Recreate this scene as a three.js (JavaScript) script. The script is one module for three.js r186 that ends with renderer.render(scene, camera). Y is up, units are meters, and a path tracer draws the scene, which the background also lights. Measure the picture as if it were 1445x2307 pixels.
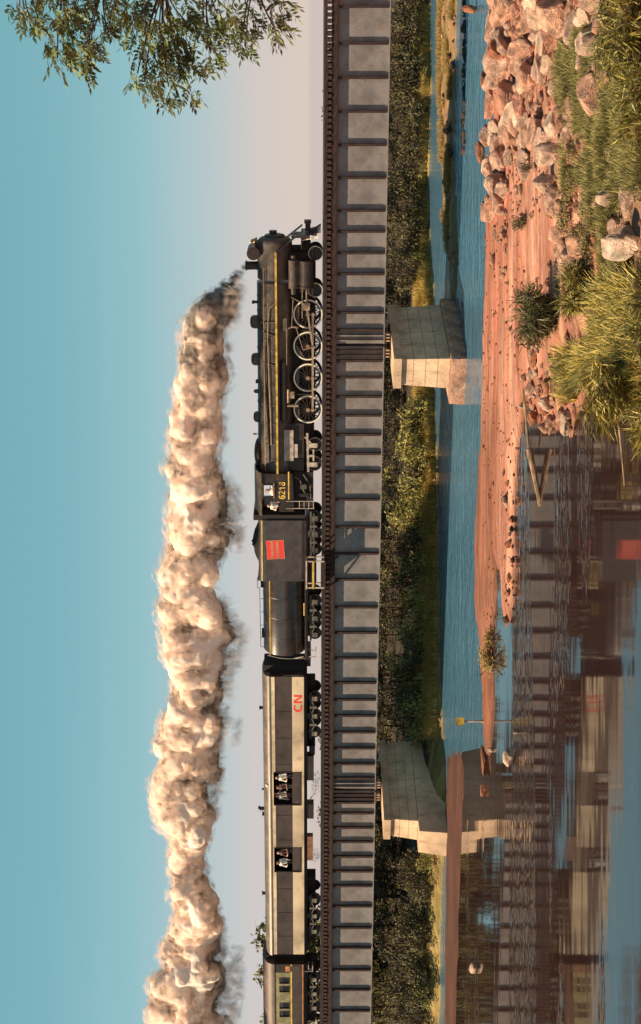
import * as THREE from 'three';
import { mergeGeometries, toCreasedNormals, mergeVertices } from 'three/addons/utils/BufferGeometryUtils.js';
import { MarchingCubes } from 'three/addons/objects/MarchingCubes.js';
import { FontLoader } from 'three/addons/loaders/FontLoader.js';
import { TextGeometry } from 'three/addons/geometries/TextGeometry.js';

// ---------------------------------------------------------------- camera, sky, sun, exposure
const scene = new THREE.Scene();
const EYE = 9.3, FOCAL = 3100, HORIZON = 697, MIDDLE = 1153.5;     // metres above the water; the rest in pixels of the photograph
const camera = new THREE.PerspectiveCamera(2 * Math.atan(MIDDLE / FOCAL) * 180 / Math.PI, 1445 / 2307, 0.3, 9000);
camera.position.set(0, EYE, 0);
camera.up.set(1, 0, 0);                                            // the photograph lies on its side
camera.lookAt(0, EYE, -100);
camera.setViewOffset(1445, 2307, 25.5, 0, 1445, 2307);
scene.add(camera);
const renderer = new THREE.WebGLRenderer();
renderer.toneMapping = THREE.LinearToneMapping;
renderer.toneMappingExposure = 1.65;
renderer.shadowMap.enabled = true;

const SUN = new THREE.Vector3(-0.682, 0.719, 0.1325).normalize();
const sun = new THREE.DirectionalLight(new THREE.Color(1, 0.77, 0.52), 4.6);
sun.position.copy(SUN).multiplyScalar(200).add(new THREE.Vector3(0, 0, -80));
sun.target.position.set(0, 0, -80); scene.add(sun.target);
sun.castShadow = true; sun.shadow.mapSize.set(4096, 4096);
Object.assign(sun.shadow.camera, { left: -90, right: 90, top: 60, bottom: -60, near: 1, far: 420 });
scene.add(sun);
{ // clear evening sky: pale and warm near the horizon, turquoise above
  const W = 512, Hh = 2048, data = new Float32Array(W * Hh * 4);
  const stops = [[-90, 0.58, 0.50, 0.47], [-0.2, 0.68, 0.58, 0.52], [0, 0.70, 0.595, 0.53], [2.2, 0.63, 0.59, 0.57], [4.5, 0.44, 0.57, 0.60], [7, 0.29, 0.525, 0.575], [10, 0.215, 0.455, 0.515], [13, 0.18, 0.42, 0.48], [25, 0.12, 0.28, 0.36], [50, 0.09, 0.165, 0.225], [90, 0.075, 0.12, 0.165]];
  for (let r = 0; r < Hh; r++) {
    const el = (r + 0.5) / Hh * 180 - 90;
    let k = 0; while (k < stops.length - 2 && el > stops[k + 1][0]) k++;
    const f = Math.min(1, Math.max(0, (el - stops[k][0]) / (stops[k + 1][0] - stops[k][0])));
    for (let c = 0; c < W; c++) {
      const o = (r * W + c) * 4;
      const az = (c + 0.5) / W * 2 * Math.PI - Math.PI, warm = Math.exp(-Math.max(0, el) / 4) * 0.09 * Math.cos(az);   // a little pinker low on the right, bluer low on the left
      for (let q = 0; q < 3; q++) data[o + q] = [1 + warm, 1, 1 - warm][q] * (stops[k][q + 1] * (1 - f) + stops[k + 1][q + 1] * f) / 1.65;
      data[o + 3] = 1;
    }
  }
  const t = new THREE.DataTexture(data, W, Hh, THREE.RGBAFormat, THREE.FloatType);
  t.mapping = THREE.EquirectangularReflectionMapping; t.magFilter = THREE.LinearFilter; t.minFilter = THREE.LinearFilter; t.needsUpdate = true;
  scene.background = t; scene.environment = t;
}

// ---------------------------------------------------------------- helpers
function rng(seed) { let s = seed >>> 0; return () => { s = (s + 0x6d2b79f5) | 0; let t = Math.imul(s ^ (s >>> 15), 1 | s); t = (t + Math.imul(t ^ (t >>> 7), 61 | t)) ^ t; return ((t ^ (t >>> 14)) >>> 0) / 4294967296; }; }
const hash = (x, y, z) => { let h = Math.imul(x, 374761393) ^ Math.imul(y, 668265263) ^ Math.imul(z, 1274126177); h = Math.imul(h ^ (h >>> 13), 1274126177); return ((h ^ (h >>> 16)) >>> 0) / 4294967296; };
function noise3(x, y, z) {
  const xi = Math.floor(x), yi = Math.floor(y), zi = Math.floor(z), f = (t) => t * t * (3 - 2 * t), u = f(x - xi), v = f(y - yi), w = f(z - zi);
  const l = (a, b, t) => a + (b - a) * t, g = (i, j, k) => hash(xi + i, yi + j, zi + k);
  return l(l(l(g(0, 0, 0), g(1, 0, 0), u), l(g(0, 1, 0), g(1, 1, 0), u), v), l(l(g(0, 0, 1), g(1, 0, 1), u), l(g(0, 1, 1), g(1, 1, 1), u), v), w) * 2 - 1;
}
const fbm = (x, y, z, n = 4) => { let s = 0, a = 0.5; for (let i = 0; i < n; i++) { s += a * noise3(x, y, z); x *= 2.03; y *= 2.03; z *= 2.03; a *= 0.5; } return s; };
const clamp = (x, a = 0, b = 1) => Math.min(b, Math.max(a, x)), lerp = (a, b, t) => a + (b - a) * t, smooth = (a, b, x) => { const t = clamp((x - a) / (b - a)); return t * t * (3 - 2 * t); };

function tileNoise(N, oct, base, seed, sx = 1, sy = 1) {       // tileable fbm, 0..1
  const out = new Float32Array(N * N); let a = 1, tot = 0;
  for (let o = 0; o < oct; o++) {
    const px = Math.max(1, Math.round(base * sx * 2 ** o)), py = Math.max(1, Math.round(base * sy * 2 ** o));
    for (let y = 0; y < N; y++) for (let x = 0; x < N; x++) {
      const gx = x / N * px, gy = y / N * py, xi = Math.floor(gx), yi = Math.floor(gy), f = (t) => t * t * (3 - 2 * t), u = f(gx - xi), v = f(gy - yi);
      const g = (i, j) => hash((xi + i) % px, (yi + j) % py, seed + o * 17);
      out[y * N + x] += a * (lerp(lerp(g(0, 0), g(1, 0), u), lerp(g(0, 1), g(1, 1), u), v) * 2 - 1);
    }
    tot += a; a *= 0.55;
  }
  for (let i = 0; i < out.length; i++) out[i] = clamp(0.5 + out[i] / tot * 0.9);
  return out;
}
function tex(N, fn, srgb = true) {
  const d = new Uint8Array(N * N * 4);
  for (let i = 0; i < N * N; i++) { const c = fn(i); for (let q = 0; q < 3; q++) d[i * 4 + q] = Math.round(clamp(c[q]) * 255); d[i * 4 + 3] = 255; }
  const t = new THREE.DataTexture(d, N, N, THREE.RGBAFormat);
  t.wrapS = t.wrapT = THREE.RepeatWrapping; t.magFilter = THREE.LinearFilter; t.minFilter = THREE.LinearMipmapLinearFilter; t.generateMipmaps = true;
  if (srgb) t.colorSpace = THREE.SRGBColorSpace;
  t.needsUpdate = true; return t;
}
const nA = tileNoise(512, 6, 4, 11), nB = tileNoise(512, 5, 9, 23), nS = tileNoise(512, 5, 4, 37, 1, 8), nF = tileNoise(512, 3, 60, 51);
const T = {
  grime: tex(512, (i) => { const v = 0.74 + 0.3 * nA[i] - 0.18 * Math.max(0, nB[i] - 0.55) * 2; return [v, v * 0.985, v * 0.96]; }),
  bump: tex(512, (i) => { const v = 0.6 * nA[i] + 0.4 * nF[i]; return [v, v, v]; }, false),
  granite: tex(512, (i) => { const s = nF[i] < 0.36 ? 0.84 : 1, v = (0.62 + 0.42 * nA[i]) * s; return [v, v * (0.9 + 0.12 * nB[i]), v * (0.86 + 0.16 * nB[i])]; }),
  sand: tex(512, (i) => { const v = 0.62 + 0.26 * nS[i] + 0.24 * nA[i] + 0.10 * (nF[i] - 0.5); return [v, v * (0.94 + 0.07 * nB[i]), v * (0.92 + 0.08 * nB[i])]; }),
  streak: tex(512, (i) => { const v = 0.5 + 0.55 * nS[i] + 0.12 * (nF[i] - 0.5); return [v, v * (0.92 + 0.1 * nA[i]), v * (0.9 + 0.1 * nA[i])]; }),
  streakBump: tex(512, (i) => { const v = 0.75 * nS[i] + 0.25 * nF[i]; return [v, v, v]; }, false),
  concrete: tex(512, (i) => { const v = 0.78 + 0.2 * nA[i] + 0.1 * (nF[i] - 0.5) - 0.3 * Math.max(0, nS[(i * 512) % (512 * 512) + Math.floor(i / 512)] - 0.62); return [v, v * 0.97, v * 0.93]; }),
  steel: tex(512, (i) => { const r = smooth(0.66, 0.82, nB[i]) * 0.22, v = 0.8 + 0.22 * nA[i] + 0.1 * (nF[i] - 0.5); return [v, v * (1 - 0.25 * r), v * (1 - 0.45 * r)]; }),
};
function std(color, roughness = 0.7, o = {}) {
  const { map, bump, bumpScale = 0.01, rep = 0.5, phys, ...rest } = o;
  const m = new (phys ? THREE.MeshPhysicalMaterial : THREE.MeshStandardMaterial)({ roughness, ...rest });
  m.color.setRGB(...color);
  if (map) { m.map = map.clone(); m.map.repeat.set(rep, rep); m.map.needsUpdate = true; }
  if (bump) { m.bumpMap = bump.clone(); m.bumpMap.repeat.set(rep, rep); m.bumpMap.needsUpdate = true; m.bumpScale = bumpScale; }
  return m;
}
const M = {
  black: std([0.038, 0.024, 0.021], 0.42, { map: T.grime, bump: T.bump, bumpScale: 0.006, rep: 0.6 }),
  tank: std([0.06, 0.045, 0.042], 0.3, { phys: true, clearcoat: 1, clearcoatRoughness: 0.16, map: T.grime, bump: T.bump, bumpScale: 0.003, rep: 0.6 }),
  boiler: std([0.10, 0.078, 0.064], 0.34, { map: T.grime, bump: T.bump, bumpScale: 0.008, rep: 0.6 }),
  smokebox: std([0.12, 0.095, 0.083], 0.6, { map: T.grime, bump: T.bump, bumpScale: 0.008, rep: 0.6 }),
  rimWhite: std([0.92, 0.84, 0.68], 0.5),
  rod: std([0.58, 0.43, 0.31], 0.38, { metalness: 0.6, map: T.grime, rep: 1 }),
  brass: std([0.5, 0.34, 0.16], 0.35, { metalness: 0.8 }),
  yellow: std([0.86, 0.58, 0.12], 0.5, { map: T.grime, rep: 0.7 }),
  cream: std([0.88, 0.72, 0.52], 0.5, { map: T.grime, rep: 0.12 }),
  red: std([0.80, 0.045, 0.03], 0.5),
  pale: std([0.55, 0.47, 0.42], 0.7, { map: T.grime, rep: 1 }),
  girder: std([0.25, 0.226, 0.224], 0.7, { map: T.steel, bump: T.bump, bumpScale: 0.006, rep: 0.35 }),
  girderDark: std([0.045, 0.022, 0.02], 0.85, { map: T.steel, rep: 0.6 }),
  timber: std([0.055, 0.026, 0.023], 0.9, { map: T.streak, bump: T.streakBump, bumpScale: 0.01, rep: 1 }),
  tieEnd: std([0.085, 0.045, 0.038], 0.9, { map: T.streak, bump: T.bump, bumpScale: 0.01, rep: 1.3 }),
  railSteel: std([0.30, 0.22, 0.18], 0.4, { metalness: 0.7 }),
  concrete: std([0.80, 0.60, 0.44], 0.9, { map: T.concrete, bump: T.bump, bumpScale: 0.02, rep: 0.28 }),
  granite: std([0.78, 0.48, 0.35], 0.92, { map: T.granite, bump: T.bump, bumpScale: 0.05, rep: 0.5 }),
  granitePink: std([0.70, 0.37, 0.27], 0.92, { map: T.granite, bump: T.bump, bumpScale: 0.05, rep: 0.4 }),
  graniteGrey: std([0.72, 0.50, 0.40], 0.92, { map: T.granite, bump: T.bump, bumpScale: 0.05, rep: 0.5 }),
  granitePale: std([0.84, 0.63, 0.49], 0.92, { map: T.granite, bump: T.bump, bumpScale: 0.04, rep: 0.6 }),
  graniteRust: std([0.56, 0.24, 0.13], 0.92, { map: T.granite, bump: T.bump, bumpScale: 0.04, rep: 0.6 }),
  darkRock: std([0.15, 0.09, 0.065], 0.9, { map: T.granite, bump: T.bump, bumpScale: 0.04, rep: 0.6 }),
  bark: std([0.14, 0.085, 0.055], 0.95, { map: T.streak, bump: T.streakBump, bumpScale: 0.02, rep: 1 }),
  drift: std([0.52, 0.36, 0.22], 0.9, { map: T.streak, bump: T.streakBump, bumpScale: 0.01, rep: 1 }),
  glass: std([0.55, 0.6, 0.6], 0.05, { phys: true, transmission: 1, thickness: 0 }),
  dark: std([0.02, 0.012, 0.011], 0.8),
  roof: std([0.20, 0.155, 0.125], 0.42, { map: T.grime, bump: T.bump, bumpScale: 0.006, rep: 0.35 }),
  carDark: std([0.065, 0.045, 0.043], 0.5, { map: T.grime, rep: 0.3 }),
  coachGreen: std([0.34, 0.31, 0.17], 0.55, { map: T.grime, bump: T.bump, bumpScale: 0.01, rep: 0.5 }),
  coachRoof: std([0.16, 0.10, 0.08], 0.55, { map: T.grime, bump: T.bump, bumpScale: 0.006, rep: 0.35 }),
  rust: std([0.26, 0.13, 0.085], 0.8, { map: T.grime, rep: 1 }),
  coal: std([0.018, 0.012, 0.011], 0.7, { bump: T.bump, bumpScale: 0.05, rep: 1.5 }),
  orangePaint: std([0.80, 0.30, 0.09], 0.5, { map: T.grime, rep: 1 }),
};
function boxUV(g) {                                              // uv in metres, by the way each face points
  if (g.index) g = g.toNonIndexed();
  const p = g.attributes.position, uv = new Float32Array(p.count * 2), a = new THREE.Vector3(), b = new THREE.Vector3(), c = new THREE.Vector3();
  for (let i = 0; i < p.count; i += 3) {
    a.fromBufferAttribute(p, i); b.fromBufferAttribute(p, i + 1).sub(a); c.fromBufferAttribute(p, i + 2).sub(a); b.cross(c);
    const x = Math.abs(b.x), y = Math.abs(b.y), z = Math.abs(b.z);
    for (let k = 0; k < 3; k++) {
      a.fromBufferAttribute(p, i + k);
      const [u, v] = z >= x && z >= y ? [a.x, a.y] : y >= x ? [a.x, a.z] : [a.z, a.y];
      uv[(i + k) * 2] = u; uv[(i + k) * 2 + 1] = v;
    }
  }
  g.setAttribute('uv', new THREE.BufferAttribute(uv, 2));
  if (!g.attributes.normal) g.computeVertexNormals();
  for (const k of Object.keys(g.attributes)) if (!['position', 'normal', 'uv', 'color'].includes(k)) g.deleteAttribute(k);
  return g;
}
const box = (x0, x1, y0, y1, z0, z1) => new THREE.BoxGeometry(Math.abs(x1 - x0), Math.abs(y1 - y0), Math.abs(z1 - z0)).translate((x0 + x1) / 2, (y0 + y1) / 2, (z0 + z1) / 2);
const cylX = (r0, r1, x0, x1, y, z, seg = 32) => new THREE.CylinderGeometry(r1, r0, x1 - x0, seg).rotateZ(-Math.PI / 2).translate((x0 + x1) / 2, y, z);   // r0 at x0
const cylY = (r0, r1, y0, y1, x, z, seg = 24) => new THREE.CylinderGeometry(r1, r0, y1 - y0, seg).translate(x, (y0 + y1) / 2, z);
const cylZ = (r, z0, z1, x, y, seg = 24) => new THREE.CylinderGeometry(r, r, z1 - z0, seg).rotateX(Math.PI / 2).translate(x, y, (z0 + z1) / 2);
const lathe = (pts, x, y, z, seg = 24) => new THREE.LatheGeometry(pts.map((p) => new THREE.Vector2(...p)), seg).translate(x, y, z);
const V3 = (a) => new THREE.Vector3(...a);
const tube = (pts, r, seg = 6, n = 0) => new THREE.TubeGeometry(pts.length === 2 ? new THREE.LineCurve3(V3(pts[0]), V3(pts[1])) : new THREE.CatmullRomCurve3(pts.map(V3), false, 'centripetal'), n || (pts.length === 2 ? 1 : pts.length * 5), r, seg);
function bar(a, b, w, d = w) {                                   // square bar from a to b
  const A = V3(a), B = V3(b), g = new THREE.BoxGeometry(w, A.distanceTo(B), d);
  g.applyQuaternion(new THREE.Quaternion().setFromUnitVectors(new THREE.Vector3(0, 1, 0), B.clone().sub(A).normalize()));
  return g.translate((A.x + B.x) / 2, (A.y + B.y) / 2, (A.z + B.z) / 2);
}
const used = new Map();
function numbered(name) { const n = used.get(name) ?? 0; used.set(name, n + 1); return n ? name + '_' + String(n).padStart(3, '0') : name; }
function meshOf(name, geos, mat) {
  const list = (Array.isArray(geos) ? geos : [geos]).map((g) => boxUV(g));
  const m = new THREE.Mesh(list.length > 1 ? mergeGeometries(list) : list[0], mat);
  m.name = name; m.castShadow = m.receiveShadow = true; return m;
}
function tag(o, label, category, group, kind) {
  if (label) o.userData.label = label;
  if (category) o.userData.category = category;
  if (group) o.userData.group = group;
  if (kind) o.userData.kind = kind;
  return o;
}
function thing(name, label, category, group) { const o = new THREE.Group(); o.name = numbered(name); scene.add(o); return tag(o, label, category, group); }
function part(name, geos, mat, parent) { const m = meshOf(name, geos, mat); parent.add(m); return m; }
function single(name, geos, mat, label, category, group, kind) { const m = meshOf(numbered(name), geos, mat); scene.add(m); return tag(m, label, category, group, kind); }
const setPos = (o, p, turn = 0) => { o.position.copy(p); o.rotation.y = turn; return o; };

// the bridge runs to the left and away from the camera: its own axes are x along it (to the right), y up and z towards the camera
const SKEW = 0.3768, FAR = 89, TH = Math.atan(SKEW), C = Math.cos(TH), S = Math.sin(TH);
const W = (t, y, z) => new THREE.Vector3(t * C - z * S, y, -FAR + t * S + z * C);
const depthAt = (py) => FAR / (1 + SKEW * (MIDDLE - py) / FOCAL);
const tx = (py) => (MIDDLE - py) * depthAt(py) / FOCAL / C;     // metres along the bridge
const hy = (px, py) => EYE - (px - HORIZON) * depthAt(py) / FOCAL;
const RAIL = 8.48;
const onWater = (px, py, y = 0) => { const d = (EYE - y) * FOCAL / (px - HORIZON); return [(MIDDLE - py) * d / FOCAL, d]; };

// ---------------------------------------------------------------- ground: one sheet with the far bank, the spits, the near shore and the river bed
const outline = (list) => list.map(([px, py]) => onWater(px, py));
const bankLine = outline([[970, 0], [972, 200], [966, 400], [970, 560], [978, 640], [982, 800], [980, 900], [985, 1050], [988, 1200], [990, 1350], [992, 1500], [998, 1640], [1004, 1760], [1000, 1900], [994, 2050], [991, 2307]]);
const masses = [
  { name: 'bank', poly: [[900, 108], [60, 107], ...bankLine, [-60, 99], [-900, 104], [-900, 4000], [900, 4000]], H: 1.3, L: 2.2, edge: 0.5 },
  { name: 'strip', poly: outline([[989, -300], [992, 0], [994, 200], [1000, 420], [1008, 520], [1018, 640], [1022, 700], [1030, 640], [1030, 520], [1022, 400], [1024, 200], [1030, 0], [1032, -300]]), H: 0.3, L: 0.8, edge: 0.9 },
  { name: 'spit', poly: outline([[1112, 250], [1108, 380], [1101, 480], [1097, 600], [1093, 750], [1091, 900], [1083, 1050], [1076, 1200], [1072, 1350], [1084, 1450], [1093, 1600], [1096, 1690], [1104, 1690], [1110, 1600], [1113, 1420], [1119, 1330], [1117, 1262], [1128, 1290], [1141, 1430], [1152, 1400], [1163, 1330], [1158, 1180], [1168, 1020], [1185, 900], [1230, 700], [1260, 420], [1200, 150]]), H: 0.34, L: 1.0, edge: 0.35 },
  { name: 'main', poly: [...outline([[1108, 0], [1113, 150], [1125, 330], [1155, 480], [1185, 640], [1190, 800], [1195, 930], [1235, 985], [1290, 975], [1325, 880], [1400, 880], [1450, 930]]), [1.5, 33], [-2, 30.5], [-12, 30], [-60, 29], [-900, 30], [-900, -900], [900, -900], [900, 62], [60, 68]], H: 0.75, L: 2.6, edge: 0.35 },
  { name: 'mud', poly: outline([[1008, 1700], [1006, 1800], [1005, 2000], [1003, 2307], [1003, 2700], [1020, 2700], [1027, 2307], [1036, 2000], [1042, 1850], [1046, 1750], [1038, 1690]]), H: 0.1, L: 0.5, edge: 0.3 },
];
for (const m of masses) { m.x0 = Math.min(...m.poly.map((p) => p[0])) - 6; m.x1 = Math.max(...m.poly.map((p) => p[0])) + 6; m.d0 = Math.min(...m.poly.map((p) => p[1])) - 6; m.d1 = Math.max(...m.poly.map((p) => p[1])) + 6; }
function inside(m, x, d) {                                       // metres inside the outline, negative outside
  if (x < m.x0 || x > m.x1 || d < m.d0 || d > m.d1) return -6;
  let best = 1e9, odd = false; const P = m.poly;
  for (let i = 0, j = P.length - 1; i < P.length; j = i++) {
    const [ax, ad] = P[j], [bx, bd] = P[i], ex = bx - ax, ed = bd - ad, k = clamp(((x - ax) * ex + (d - ad) * ed) / (ex * ex + ed * ed));
    best = Math.min(best, (x - ax - k * ex) ** 2 + (d - ad - k * ed) ** 2);
    if ((ad > d) !== (bd > d) && x < (bx - ax) * (d - ad) / (bd - ad) + ax) odd = !odd;
  }
  return Math.sqrt(best) * (odd ? 1 : -1);
}
function land(x, d) {                                            // [height, kind, metres inside]
  let h = d > 200 ? -200 : -1.6, kind = 'bed', sd = -6;
  const wob = fbm(x * 0.55, d * 0.9, 3.1, 4), wob2 = fbm(x * 1.9, d * 3.1, 8.7, 2);
  for (const m of masses) {
    const s0 = inside(m, x, d); if (s0 <= -5.9) continue;
    const s = s0 + m.edge * (wob * 2 + wob2 * 0.5);
    let y = s < 0 ? Math.max(-1.6, s * 0.3) : m.H * (1 - Math.exp(-s / m.L));
    if (s > 0 && m.name === 'bank') y += Math.min(1.6, s * 0.045) - Math.max(0, d - 150) * 0.0145;
    if (s > 0 && m.name === 'main') y = Math.max(y, Math.min(7.6, 7.35 - 0.245 * d)) + smooth(0, 2, s) * 0.22 * fbm(x * 0.5, d * 0.6, 1.2, 3);
    if (s > 0 && (m.name === 'spit' || m.name === 'main')) { const r = noise3(x * 0.16 + d * 0.05, d * 2.3 + x * 0.12, 5) * 0.5 + noise3(x * 0.3, d * 5.1, 9) * 0.3; y += smooth(0, 0.8, s) * ((m.name === 'spit' ? 0.04 : 0.09) * r + 0.05 * fbm(x * 0.6, d * 0.9, 31, 3)); }
    if (y > h) { h = y; kind = m.name; sd = s; }
  }
  return [h, kind, sd];
}
let sheet = null;
const below = (a, v) => { let lo = 0, hi = a.length - 2; while (lo < hi) { const m = (lo + hi + 1) >> 1; if (a[m] <= v) lo = m; else hi = m - 1; } return lo; };
function heightAt(x, d) {                                        // read off the finished sheet
  const { xs, ds, pos } = sheet, i = below(xs, x), j = below(ds, d), n = xs.length, u = clamp((x - xs[i]) / (xs[i + 1] - xs[i])), v = clamp((d - ds[j]) / (ds[j + 1] - ds[j])), h = (a, b) => pos[((j + b) * n + i + a) * 3 + 1];
  return lerp(lerp(h(0, 0), h(1, 0), u), lerp(h(0, 1), h(1, 1), u), v);
}
const grassy = outline([[1330, 150], [1362, 190], [1350, 300], [1345, 400], [1400, 450], [1450, 560], [1400, 640], [1540, 640], [1580, 60], [1490, 20], [1440, 110], [1385, 130]]);
const grassyMass = { poly: grassy, x0: -100, x1: 100, d0: 0, d1: 200 };
{
  const xs = [], ds = [];
  for (let x = -46; x <= 46.001; x += 0.26) xs.push(x);
  for (const k of [3, 8, 16, 30, 60, 120, 300, 900, 3000]) { xs.push(46 + k); xs.unshift(-46 - k); }
  for (const d of [-60, -30, -12, 0, 8, 14, 18, 21, 23, 25]) ds.push(d);
  for (let d = 26; d < 80; d += 0.2) ds.push(d);
  for (let d = 80; d < 112; d += 0.4) ds.push(d);
  for (const d of [112, 113, 114.5, 116, 118, 121, 125, 130, 136, 144, 155, 170, 200, 260, 400, 700, 1400, 3800]) ds.push(d);
  const n = xs.length, pos = new Float32Array(n * ds.length * 3), uv = new Float32Array(n * ds.length * 2), col = new Float32Array(n * ds.length * 3), idx = [];
  const put = (o, c, k) => { for (let q = 0; q < 3; q++) col[o + q] = c[q] * k; };
  ds.forEach((d, j) => xs.forEach((x, i) => {
    const o = (j * n + i) * 3, far = Math.abs(x) > 60 || d > 150 || d < 0, [h, kind, s] = land(x, d);
    pos[o] = x; pos[o + 1] = h; pos[o + 2] = -d; uv[(j * n + i) * 2] = x; uv[(j * n + i) * 2 + 1] = d;
    const a = fbm(x * 0.35, d * 0.5, 2, 3), b = noise3(x * 0.13 + d * 0.05, d * 1.1 + x * 0.06, 14), c2 = noise3(x * 0.2, d * 3.3 + x * 0.1, 4);
    let c;
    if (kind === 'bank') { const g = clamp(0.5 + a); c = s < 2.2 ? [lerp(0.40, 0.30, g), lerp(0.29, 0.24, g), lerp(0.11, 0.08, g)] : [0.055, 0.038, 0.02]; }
    else if (kind === 'strip') { const g = clamp(0.5 + a * 1.4); c = [lerp(0.46, 0.30, g), lerp(0.27, 0.22, g), lerp(0.14, 0.08, g)]; }
    else if (kind === 'mud') c = [0.105, 0.036, 0.021];
    else if (kind === 'bed') c = [0.07, 0.045, 0.035];
    else {
      const g = clamp(0.5 + 0.9 * b), w = smooth(0.1, 0.55, c2);
      c = [lerp(0.70, 0.52, g), lerp(0.355, 0.19, g), lerp(0.25, 0.115, g)];
      { const r = Math.max(smooth(-3, -9, x), smooth(9, 2, x) * smooth(63, 67, d) * 0.85); c = [lerp(c[0], 0.27, r), lerp(c[1], 0.098, r), lerp(c[2], 0.052, r)]; }   // rust red rock at the tip of the spit
      c = c.map((v, q) => lerp(v, [0.32, 0.13, 0.085][q], w * 0.5));
      if (s < 0.45) c = c.map((v, q) => lerp(v, [0.20, 0.10, 0.06][q], 0.75 * smooth(0.45, 0.1, s)));                               // wet stained rim
      if (kind === 'main') {
        const gr = smooth(-1.4, 0.6, inside(grassyMass, x, d) + a * 2.4), soil = smooth(0.05, 0.5, fbm(x * 0.7, d * 0.9, 21, 3) + (d < 34 ? 0.4 : 0));
        c = c.map((v, q) => lerp(v, [0.36, 0.22, 0.13][q], Math.max(gr * 0.85, soil * 0.5)));
      }
    }
    put(o, c, far ? 1 : 0.92 + 0.16 * hash(i, j, 5));
  }));
  sheet = { xs, ds, pos };
  for (let j = 0; j < ds.length - 1; j++) for (let i = 0; i < n - 1; i++) { const p = j * n + i; idx.push(p, p + 1, p + n, p + 1, p + n + 1, p + n); }
  const g = new THREE.BufferGeometry();
  g.setAttribute('position', new THREE.BufferAttribute(pos, 3)); g.setAttribute('uv', new THREE.BufferAttribute(uv, 2)); g.setAttribute('color', new THREE.BufferAttribute(col, 3));
  g.setIndex(idx); g.computeVertexNormals();
  const mat = std([1, 1, 1], 0.95, { vertexColors: true, map: T.sand, bump: T.streakBump, bumpScale: 0.025 }); mat.map.repeat.set(0.12, 0.22); mat.bumpMap.repeat.set(0.12, 0.22);
  const m = new THREE.Mesh(g, mat); m.name = 'ground'; m.receiveShadow = m.castShadow = true; m.userData.kind = 'structure'; scene.add(m);
}
function hit(px, py) {                                           // where the sight line through that point of the photograph meets land or water
  for (let d = 24; d < 130; d += 0.12) { const y = EYE - (px - HORIZON) * d / FOCAL, x = (MIDDLE - py) * d / FOCAL, h = Math.max(0, heightAt(x, d)); if (h >= y) return { x, y: h, d, k: FOCAL / d }; }
  return null;
}

// ---------------------------------------------------------------- river: wind-ruffled beyond the spit and the mud bank, nearly calm this side of them
{
  const N = 1024, swell = tileNoise(N, 3, 14, 71, 0.4, 1.5), chop = tileNoise(N, 3, 60, 77, 0.5, 1.4), patch = tileNoise(N, 3, 3, 81, 0.5, 2.2);
  const sheetOf = (calm) => tex(N, (i) => { const p = calm ? smooth(0.56, 0.74, patch[i]) : 0.55 + 0.45 * smooth(0.35, 0.65, patch[i]), w = 0.5 + (swell[i] - 0.5) * (calm ? 0.3 + 0.5 * p : 0.5) + (chop[i] - 0.5) * p * (calm ? 1.0 : 0.9); return [w, w, w]; }, false);
  const line = [[-1200, 92], ...[[1012, 3000], [1014, 2700], [1016, 2307], [1020, 2000], [1026, 1850], [1030, 1750], [1042, 1694], [1098, 1682], [1100, 1600], [1094, 1420], [1098, 1330], [1104, 1262], [1115, 1100], [1130, 900], [1160, 600], [1170, 300]].map(([a, b]) => onWater(a, b)), [60, 64], [1200, 64]];
  for (const [name, calm, far, scale] of [['water', true, -30, 0.015], ['water', false, 175, 0.11]]) {
    const s = new THREE.Shape(); s.moveTo(-1200, far); for (const [x, d] of line) s.lineTo(x, d); s.lineTo(1200, far); s.closePath();
    const g = new THREE.ShapeGeometry(s).rotateX(-Math.PI / 2), p = g.attributes.position, uv = g.attributes.uv, n = g.attributes.normal;
    for (let i = 0; i < p.count; i++) { uv.setXY(i, p.getX(i), p.getZ(i)); n.setXYZ(i, 0, 1, 0); }
    const m = std(calm ? [0.03, 0.014, 0.012] : [0.06, 0.15, 0.235], calm ? 0.05 : 0.16, { phys: true }); m.ior = calm ? 2.0 : 1.5; m.specularColor.setRGB(0.85, 0.95, 1);
    m.bumpMap = sheetOf(calm); m.bumpMap.repeat.set(1 / 30, 1 / 30); m.bumpMap.needsUpdate = true; m.bumpScale = scale;
    const o = new THREE.Mesh(g, m); o.name = numbered(name); o.receiveShadow = true; o.userData.kind = 'structure'; scene.add(o);
  }
}

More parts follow.
